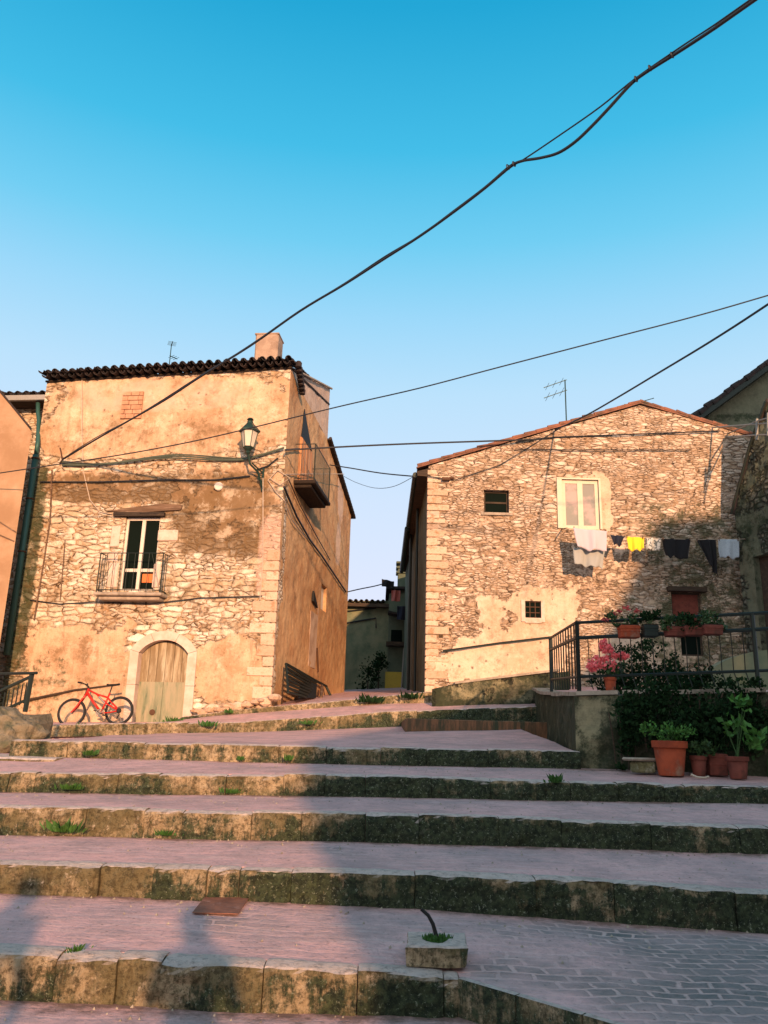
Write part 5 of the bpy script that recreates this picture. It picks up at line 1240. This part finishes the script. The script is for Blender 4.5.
# ---------------------------------------------------------------- bicycle
def bicycle():
    c0 = at(71, 712.5, 19.45); c1_ = at(118.5, 710.5, 19.45); wr = .325; gz = c0.z-wr
    ax = (c1_-c0); ax.z = 0; ax = ax.normalized(); side = ax.cross(Z)
    lean = (Z*1 - side*.14).normalized()
    K = thing('bicycle', Vector((c0.x, c0.y, gz))+ax*.55, 'red mountain bicycle leaning on the wall left of the arched door', 'bicycle')
    wb_ = (c1_-c0).length; dzr = (c1_.z-c0.z)/wb_
    def P(x, z, y=0): return Vector((c0.x, c0.y, gz)) + ax*x + lean*z + side*y + Z*dzr*x
    for nm, x in (('front', 0), ('rear', wb_)):
        w = MB(); w.torus(P(x, wr), wr-.028, .032, side+Z*.14, 36, 8); ty = w.build('wheel', 'black', K, smooth=True)
        w = MB(); w.torus(P(x, wr), wr-.055, .010, side+Z*.14, 32, 5); w.build('rim', 'steel', ty)
        w = MB(); w.tube([P(x, wr, -.05), P(x, wr, .05)], .025, 8)
        for i in range(20):
            a = 2*math.pi*i/20; w.tube([P(x, wr, .02*(-1)**i), P(x+math.cos(a)*(wr-.055), wr+math.sin(a)*(wr-.055))], .0022, 3)
        w.build('spokes', 'steel', ty)
        if x: w = MB(); w.lathe([(.01, -.02), (.06, -.02), (.045, 0), (.055, .005), (.03, .02)], P(x, wr, .05), 16, Matrix(((1, 0, 0), (0, 0, -1), (0, 1, 0)))); w.build('sprockets', 'black', ty)
    bbx, bbz = .66, .29
    head_t, head_b = P(.30, .86), P(.25, .70); bb_ = P(bbx, bbz); st_t = P(.80, .74); st_b = P(.73, .45)
    s = MB(); s.tube([head_t, head_b], .03, 8); s.tube([P(.27, .78), P(.45, .55), P(.62, .36)], .034, 8, .028); s.tube([P(.30, .83), P(.52, .72), P(.76, .64)], .022, 8)
    s.tube([st_t, P(.755, .56), bb_], .022, 8); s.tube([P(.5, .72), P(.66, .58), P(.74, .55)], .018, 6)
    s.build('frame', 'red', K, smooth=True)
    s = MB(); s.tube([P(.36, .66, -.035), P(.53, .45, -.036)], .012, 5); s.build('frame_decal', 'white', K)
    s = MB()
    for y in (-.05, .05):
        s.tube([P(.74, .52, y), P(.93, .40, y), P(wb_, wr, y)], .014, 6); s.tube([bb_, P(.85, .29, y), P(wb_, wr, y)], .014, 6); s.tube([P(.78, .62, y), P(wb_-.03, wr+.03, y)], .012, 6)
    s.build('rear_triangle', 'red', K)
    s = MB(); s.tube([head_b+lean*.02, P(.215, .66)], .028, 8)
    for y in (-.055, .055): s.tube([P(.21, .64, y), P(.10, .45, y), P(0, wr, y)], .02, 8, .017)
    s.tube([P(.21, .64, -.06), P(.21, .64, .06)], .02, 6); s.build('fork', 'red', K)
    s = MB(); s.tube([P(.22, .66), P(.29, .90)], .024, 8); s.tube([P(.29, .90), P(.22, .96)], .022, 6); s.build('stem', 'black', K)
    s = MB(); s.tube([P(.16, .99, .30), P(.20, .98, .16), P(.22, .96, .05), P(.22, .96, -.05), P(.20, .98, -.16), P(.14, 1.0, -.30)], .014, 8); hb_ = s.build('handlebar', 'black', K)
    for y in (.30, -.30):
        s = MB(); a = P(.15, .99, y); b = P(.185, .985, y*.66); s.tube([a+(a-b)*.2, b], .02, 8); s.build('grip', 'black', hb_)
        s = MB(); s.tube([P(.19, .975, y*.6), P(.15, .93, y*.75)], .007, 5); s.build('brake_lever', 'steel', hb_)
    s = MB(); s.tube([st_t, P(.83, .90)], .015, 8); s.build('seat_post', 'black', K)
    sd2 = MB(); 
    prof = [(-.14, .022), (-.08, .03), (0, .045), (.08, .08), (.13, .075), (.15, .04)]; k0 = 0
    for (dx, hw) in prof:
        for a in range(8):
            t = 2*math.pi*a/8; sd2.v.append(P(.84+dx, .925+math.sin(t)*.022+(.01 if abs(dx) > .1 else 0), math.cos(t)*hw))
    for i in range(len(prof)-1):
        for a in range(8): sd2.f.append((i*8+a, i*8+(a+1) % 8, (i+1)*8+(a+1) % 8, (i+1)*8+a))
    sd2.f.append(tuple(range(8))); sd2.f.append(tuple(40+i for i in range(8))[::-1]); sd2.build('saddle', 'black', K, smooth=True)
    s = MB(); s.torus(P(bbx, bbz, .06), .085, .008, side+Z*.14, 24, 5); s.torus(P(bbx, bbz, .055), .05, .006, side+Z*.14, 20, 5); s.tube([P(bbx, bbz, -.07), P(bbx, bbz, .07)], .02, 8)
    for i in range(4):
        a = i*math.pi/2+.4; s.tube([P(bbx, bbz, .06), P(bbx+math.cos(a)*.08, bbz+math.sin(a)*.08, .06)], .008, 4)
    s.build('chainring', 'steel', K)
    for y, a in ((.08, -.4), (-.08, math.pi-.4)):
        s = MB(); e = (bbx+math.cos(a)*.17, bbz+math.sin(a)*.17); s.tube([P(bbx, bbz, y), P(*e, y)], .011, 6); cr_ = s.build('crank', 'black', K)
        s = MB(); s.box(P(e[0], e[1], y+(.05 if y > 0 else -.05)), (.09, .09, .02), bev=.004); s.build('pedal', 'black', cr_)
    s = MB()
    for dz in (.045, -.045): s.tube([P(bbx, bbz+dz*1.8, .06), P(wb_, wr+dz, .055)], .005, 4)
    s.tube([P(wb_, wr, .05), P(wb_+.03, wr-.10, .05), P(wb_-.02, wr-.17, .05)], .014, 5); s.build('chain', 'black', K)
    s = MB(); s.tube([P(.56, .66), P(.735, .50)], .024, 8); s.build('shock_absorber', 'steel', K)
bicycle()

# ---------------------------------------------------------------- street lamp on the wall
base_p = PF.pt(263, 482, .0); top_c = PF.pt(248, 452, .55)
LA = thing('wall_lantern', base_p, 'green iron lantern on a bracket at the upper corner of the stone house', 'street lamp')
s = MB(); s.tube([base_p+PF.n*.03-Z*.25, base_p+PF.n*.03+Z*.35], .03, 6)
s.tube([base_p-Z*.2, PF.pt(258, 472, .25), PF.pt(250, 464, .45), top_c-Z*.02], .028, 8); s.tube([base_p+Z*.22, PF.pt(252, 463, .45)], .02, 6)
s.tube([PF.pt(263, 477, .05), PF.pt(259, 474, .15), PF.pt(258, 479, .2), PF.pt(262, 481, .12)], .015, 6); s.build('bracket', 'lampiron', LA)
lh = top_c; H1 = .12; gH = .44
def ringpts(r, z, n=6, rot=0): return [lh + Vector((math.cos(2*math.pi*i/n+rot)*r, math.sin(2*math.pi*i/n+rot)*r, z)) for i in range(n)]
s = MB(); s.lathe([(.03, -.06), (.07, -.02), (.05, .02), (.11, .08), (.13, H1)], lh, 6); s.build('lamp_base', 'lampiron', LA)
s = MB(); s.lathe([(.125, H1+.002), (.215, H1+gH)], lh, 6); s.build('lamp_glass', 'lampglass', LA)
s = MB()
for a, b in zip(ringpts(.132, H1), ringpts(.222, H1+gH)): s.tube([a, b], .012, 4)
for rr, zz in ((.13, H1), (.222, H1+gH)):
    q = ringpts(rr, zz); s.tube(q+[q[0]], .014, 4)
s.build('lamp_frame', 'lampiron', LA)
s = MB(); s.lathe([(.27, H1+gH-.03), (.275, H1+gH), (.17, H1+gH+.12), (.10, H1+gH+.19), (.09, H1+gH+.21)], lh, 6); s.lathe([(.07, H1+gH+.2), (.08, H1+gH+.25), (.05, H1+gH+.28), (.09, H1+gH+.30), (.06, H1+gH+.34), (.01, H1+gH+.36)], lh, 10)
s.build('lamp_roof', 'lampiron', LA)

# ---------------------------------------------------------------- cables in the air
def smooth_pts(pts, n=5):
    out = []
    for i in range(len(pts)-1):
        p0, p1, p2, p3 = pts[max(0, i-1)], pts[i], pts[i+1], pts[min(len(pts)-1, i+2)]
        for k in range(n):
            t = k/n; out.append(.5*((2*p1)+(p2-p0)*t+(2*p0-5*p1+4*p2-p3)*t*t+(3*p1-p0-3*p2+p3)*t**3))
    out.append(pts[-1]); return out
def aerial(A, B, pix, r, name, label, ext=0, mat='cable', parent=None, w=0):
    P = Plane((A.x, A.y), (B.x-A.x, B.y-A.y)); pts = [P.pt(*q) for q in pix]
    if ext: pts.append(pts[-1]+(pts[-1]-pts[-2]).normalized()*ext)
    pts = smooth_pts(pts); s = MB(); s.tube(pts, r, 6)
    if parent: return s.build(name, mat, parent)
    o = s.build(name, mat, loc=pts[0]); return tag(o, label, 'cable', 'overhead cables')
A = PF.pt(62, 460, .08); B = at(752, 2, 7.5)
T = thing('power_cable', A, 'thick bundled cable sagging from the stone house to the top right corner', 'cable', 'overhead cables')
main = [(62, 460), (95, 440), (130, 420), (165, 400), (200, 377), (250, 346), (300, 311), (345, 284), (384, 259), (420, 236), (455, 211), (485, 188), (510, 167), (522, 161), (540, 158), (558, 153), (575, 142), (592, 126), (610, 107), (630, 85), (645, 73), (680, 51), (715, 28), (752, 2)]
aerial(A, B, main, .022, 'cable_strand', '', 4, parent=T)
aerial(A, B, [(x, y-1.2+.8*math.sin(x*.11)) for x, y in main[:14]]+[(560, 135), (600, 107), (636, 78), (680, 47.5), (715, 24.5), (750, 0)], .011, 'messenger_wire', '', 4, parent=T)
aerial(A, B, [(x, y+.9*math.sin(x*.09+1)) for x, y in main[:13]], .012, 'cable_strand', '', parent=T)
PT = Plane((A.x, A.y), (B.x-A.x, B.y-A.y))
for (x, y) in ((514, 165), (508, 168), (636, 80), (650, 69), (672, 56)):
    s = MB(); s.torus(PT.pt(x, y-1), .035, .010, (B-A), 10, 4); s.build('cable_tie', 'cable', T)
hk = MB(); hk.tube([PF.pt(60, 463, .02), PF.pt(62, 460, .12), PF.pt(61, 452, .1), PF.pt(60, 448, .04)], .02, 5); hk.build('wall_hook', 'rustiron', T)
aerial(at(-30, 477, 18.8), at(790, 288, 13), [(-30, 477), (0, 473), (60, 464), (120, 455), (180, 444), (230, 433), (300, 416), (350, 404), (420, 388), (500, 367), (600, 341), (700, 315), (790, 289)], .013, 'overhead_wire', 'thin wire crossing the whole view behind the lantern', 3)
A = PR.pt(555, 430, .1); B = at(790, 290, 11)
aerial(A, B, [(555, 430), (585, 416), (620, 396), (660, 372), (700, 348), (735, 326), (770, 303), (790, 290)], .020, 'overhead_wire', 'taut dark wire rising from the gable to the right edge', 3)
aerial(PS.pt(288, 450, .1), PR.pt(535, 439.5, .1), [(288, 450), (330, 447.5), (380, 445), (430, 443), (490, 441), (535, 439.5)], .022, 'overhead_wire', 'near-level dark wire joining the balcony corner and the gable wall')
aerial(PS.pt(330, 465, .1), PR.pt(440, 478, .1), [(330, 465), (350, 468), (380, 473), (410, 476), (440, 478)], .018, 'overhead_wire', 'short dark wire sloping from the balcony to the eave corner')
aerial(PF.pt(284, 474, .1), PS.pt(344, 474, .3), [(284, 474.5), (310, 474), (344, 474)], .012, 'overhead_wire', 'pale wire strung below the side balcony', mat='palecable')
aerial(PS.pt(347, 592, .05), at(386, 584, 30), [(347, 592), (360, 589), (375, 586), (386, 583)], .02, 'overhead_wire', 'short wire over the lane from the orange wall to the washing')
aerial(PS.pt(345, 474, .2), PR.pt(418, 470, .1), [(340, 474), (355, 482), (375, 488), (395, 486), (418, 474)], .008, 'overhead_wire', 'very thin slack wire hanging over the lane')

# ---------------------------------------------------------------- antennas
def antenna(label, base, H, arms, r=.018):
    T = thing('tv_antenna', base, label, 'antenna', 'roof antennas'); s = MB(); s.tube([base, base+Z*H], r, 6); s.build('mast', 'lampiron', T)
    for (z, v, n_, ln_) in arms:
        s = MB(); p = base+Z*(H*z); v = Vector(v); s.tube([p-v*.08, p+v], .012, 5)
        for i in range(n_):
            q = p+v*(i+.5)/n_; w_ = Vector((v.y, -v.x, 0)).normalized()*ln_; s.tube([q-w_, q+w_], .006, 4)
        s.build('boom', 'lampiron', T)
b_ = PR.pt(566.5, 425, -1.0); ht = PR.pt(568, 380, -1.0).z-b_.z
antenna('two-armed television antenna on the left slope of the gabled roof', b_, ht, ((.99, (-.62, -.0, -.25), 3, .25), (.76, (-.62, -.0, -.25), 3, .3)))
b_ = PF.pt(169, 368, -2.0); ht = PF.pt(169, 344, -2.0).z-b_.z
antenna('short thin antenna above the tiled eave of the stone house', b_, ht+.0, ((.92, (.1, -.25, .02), 4, .12), (.5, (.16, .2, 0), 3, .14)), .015)
b_ = PR.pt(635, 408, -.6); antenna('tiny bare aerial lying along the gable ridge', b_, .15, ((.9, (.55, 0, .18), 0, .1), (.7, (-.3, 0, .0), 0, .1)))

# ---------------------------------------------------------------- washing line
LYw = .75
cl = [(566, 528), (575, 529), (610, 535), (660, 538.5), (700, 539.5), (745, 539)]
T = thing('clothesline', PR.pt(566, 528, LYw), 'clothesline strung below the cream window along the gabled house', 'clothesline')
s = MB(); s.tube([PR.pt(*q, LYw) for q in cl], .008, 4); s.build('line', 'palecable', T)
s = MB(); s.tube([PR.pt(562, 529, 0), PR.pt(567, 528, LYw)], .015, 5); s.build('bracket', 'rustiron', T)
s = MB(); s.tube([PR.pt(748, 540, 0), PR.pt(745, 539, LYw)], .015, 5); s.build('bracket', 'rustiron', T)
def cloth(tl, tr, bl, br, mt, name, label, seed, w=LYw, fold=.05, belly=0.0):
    s = MB(); nx, nz = 18, 12; rr = random.Random(seed); ph_ = rr.uniform(0, 6)
    q = [PR.pt(*p, w) for p in (tl, tr, bl, br)]
    for i in range(nx+1):
        for j in range(nz+1):
            u, v = i/nx, j/nz; p = lerp(lerp(q[0], q[1], u), lerp(q[2], q[3], u), v)
            p = p + Vector((0, -1, 0))*(math.sin(u*11+ph_+v*1.2)*fold*(.3+.7*v) + math.sin(u*23+seed)*fold*.3) + Vector((N(p, 3, seed)*.03*v, 0, N((u*3, v, 0), 1.5, seed)*.09*v+N((u*9, 0, 0), 1, seed)*.02*v))
            p.z -= belly*math.sin(math.pi*u)*(.3+.7*v)
            s.v.append(p)
    for i in range(nx):
        for j in range(nz): s.f.append((i*(nz+1)+j, (i+1)*(nz+1)+j, (i+1)*(nz+1)+j+1, i*(nz+1)+j+1))
    o = s.build(name, mt, loc=q[0], smooth=True); so_ = o.modifiers.new('s', 'SOLIDIFY'); so_.thickness = .012
    return tag(o, label, 'laundry', 'washing hung along the gabled house')
cloth((573, 528), (607, 531), (577, 547), (607, 550), 'f_white', 'bed_sheet', 'pale pink-white sheet folded over the line under the cream window', 1, LYw+.05, belly=.03)
cloth((573, 548), (605, 551), (574, 564), (603, 568), 'f_grey', 'grey_cloth', 'grey cloth hanging lowest, beneath the pale sheet', 2, LYw-.12)
cloth((610, 535), (625, 536), (614, 544), (620, 546), 'f_navy', 'small_garment', 'small navy garment between the pale sheet and the yellow cloth', 3)
cloth((626, 536.5), (644, 537.5), (628, 549), (643, 550), 'f_yellow', 'yellow_cloth', 'bright yellow cloth on the line', 4, belly=.02)
cloth((646, 537.5), (661, 538.5), (646, 549), (660, 551), 'f_pattern', 'patterned_cloth', 'white cloth with grey pattern, right of the yellow one', 5)
cloth((662, 538.5), (691, 539), (666, 556), (689, 559), 'f_black', 'black_shirt', 'wide black shirt in the middle of the line', 6)
cloth((696, 539.5), (716, 539.5), (707, 560), (717, 576), 'f_black', 'black_trousers', 'long tapering black garment, the longest on the line', 7)
cloth((718, 539.5), (739, 539.5), (719, 558), (739, 557), 'f_blue', 'grey_towel', 'blue-grey towel at the right end of the line', 8, fold=.015)
for (x, y) in ((574, 528), (606, 531), (627, 536.5), (643, 537.5), (663, 538.5), (690, 539), (697, 539.5), (719, 539.5), (738, 539.5)):
    s = MB(); s.box(PR.pt(x, y, LYw+.02), (.02, .03, .07)); s.build('clothes_peg', 'brownwood', T)

# ---------------------------------------------------------------- behind the viewer: a house, a shade block and people whose shadows fall into view
sv_ = Vector((-math.sin(R(SUN_AZ)), math.cos(R(SUN_AZ)), 0)); ur = Vector((sv_.y, -sv_.x, 0)); tn = math.tan(R(SUN_EL))
def sp_(u, w, s_=-9.0): return ur*u + sv_*s_ + Z*(1.5 + w - s_*tn)
H1_ = thing('rear_house', sp_(4, -3), 'low house behind the viewer with a rising roofline', 'house')
s = MB(); s.prism([sp_(1.02, -3.6), sp_(1.12, 1.2), sp_(1.58, 2.5), sp_(4.2, 3.9), sp_(8.4, 5.2), sp_(8.4, -3.6)], -sv_*7); s.build('wall', 'mid_plaster', H1_)
H2_ = thing('rear_shade_block', sp_(12, -3), 'unseen tall block behind the viewer, outline shaped to shade the gable', 'house')
s = MB(); s.prism([sp_(8.45, -3.6), sp_(8.45, 5.2), sp_(9.7, 6.1), sp_(10.3, 7.4), sp_(11.4, 9.6), sp_(13.7, 9.75), sp_(14.3, 19), sp_(24, 19), sp_(24, -3.6)], -sv_*8); s.build('wall', 'mid_plaster', H2_)  # unseen block, outline stepped and raised to cast the gable and upper house shade

def person(base, yaw, label, shirt, k=1.0, arms='phone'):
    T = thing('person', base, label, 'person'); base = Vector(base); rt = Matrix.Rotation(yaw, 3, 'Z')
    J = {'pel': (0, 0, .95), 'sp': (0, 0, 1.15), 'ch': (0, 0, 1.38), 'nk': (0, .01, 1.50), 'hd': (0, .03, 1.62), 'tp': (0, .02, 1.74)}
    E_ = [('pel', 'sp'), ('sp', 'ch'), ('ch', 'nk'), ('nk', 'hd'), ('hd', 'tp')]
    Rd = {'pel': .15, 'sp': .135, 'ch': .15, 'nk': .055, 'hd': .095, 'tp': .06}
    for s_, n_ in ((-1, 'l'), (1, 'r')):
        J.update({'sh'+n_: (s_*.18, 0, 1.43), 'el'+n_: (s_*.25, .10, 1.18), 'wr'+n_: (s_*.10, .30, 1.36) if arms == 'phone' else (s_*.27, .06, .92), 'ha'+n_: (s_*.06, .36, 1.42) if arms == 'phone' else (s_*.27, .09, .82),
                  'hp'+n_: (s_*.10, 0, .90), 'kn'+n_: (s_*.12, .02, .50), 'an'+n_: (s_*.13, -.02, .09), 'to'+n_: (s_*.15, .16, .04)})
        if arms != 'phone': J['el'+n_] = (s_*.26, -.01, 1.16)
        E_ += [('ch', 'sh'+n_), ('sh'+n_, 'el'+n_), ('el'+n_, 'wr'+n_), ('wr'+n_, 'ha'+n_), ('pel', 'hp'+n_), ('hp'+n_, 'kn'+n_), ('kn'+n_, 'an'+n_), ('an'+n_, 'to'+n_)]
        Rd.update({'sh'+n_: .075, 'el'+n_: .045, 'wr'+n_: .03, 'ha'+n_: .035, 'hp'+n_: .11, 'kn'+n_: .065, 'an'+n_: .045, 'to'+n_: .035})
    names = list(J); me = bpy.data.meshes.new('body'); me.from_pydata([rt @ Vector(J[n_])*k for n_ in names], [(names.index(a), names.index(b)) for a, b in E_], []); me.update()
    o = bpy.data.objects.new('body', me); COL.objects.link(o); o.parent = T; me.materials.append(M[shirt])
    o.modifiers.new('skin', 'SKIN'); sub = o.modifiers.new('sub', 'SUBSURF'); sub.levels = sub.render_levels = 2
    for i, n_ in enumerate(names):
        v = me.skin_vertices[0].data[i]; v.radius = (Rd[n_]*k,)*2; v.use_root = (n_ == 'pel')
    s = MB(); s.lathe([(.02, -.06), (.10, -.04), (.112, .02), (.09, .09), (.03, .12)], base + rt @ Vector((0, -.01, 1.66))*k, 14); s.build('hair', 'hair', T)
    if arms == 'phone': s = MB(); s.box(base+rt @ Vector((0, .39, 1.45))*k, (.15, .01, .075), yaw, bev=.003); s.build('phone', 'black', T)
person((.22, -.55, 0), R(4), 'photographer standing behind the viewpoint with raised phone', 'f_navy')
person((-1.12, -.15, 0), R(8), 'companion standing behind the viewpoint with arms down', 'jeans', 1.06, 'down')
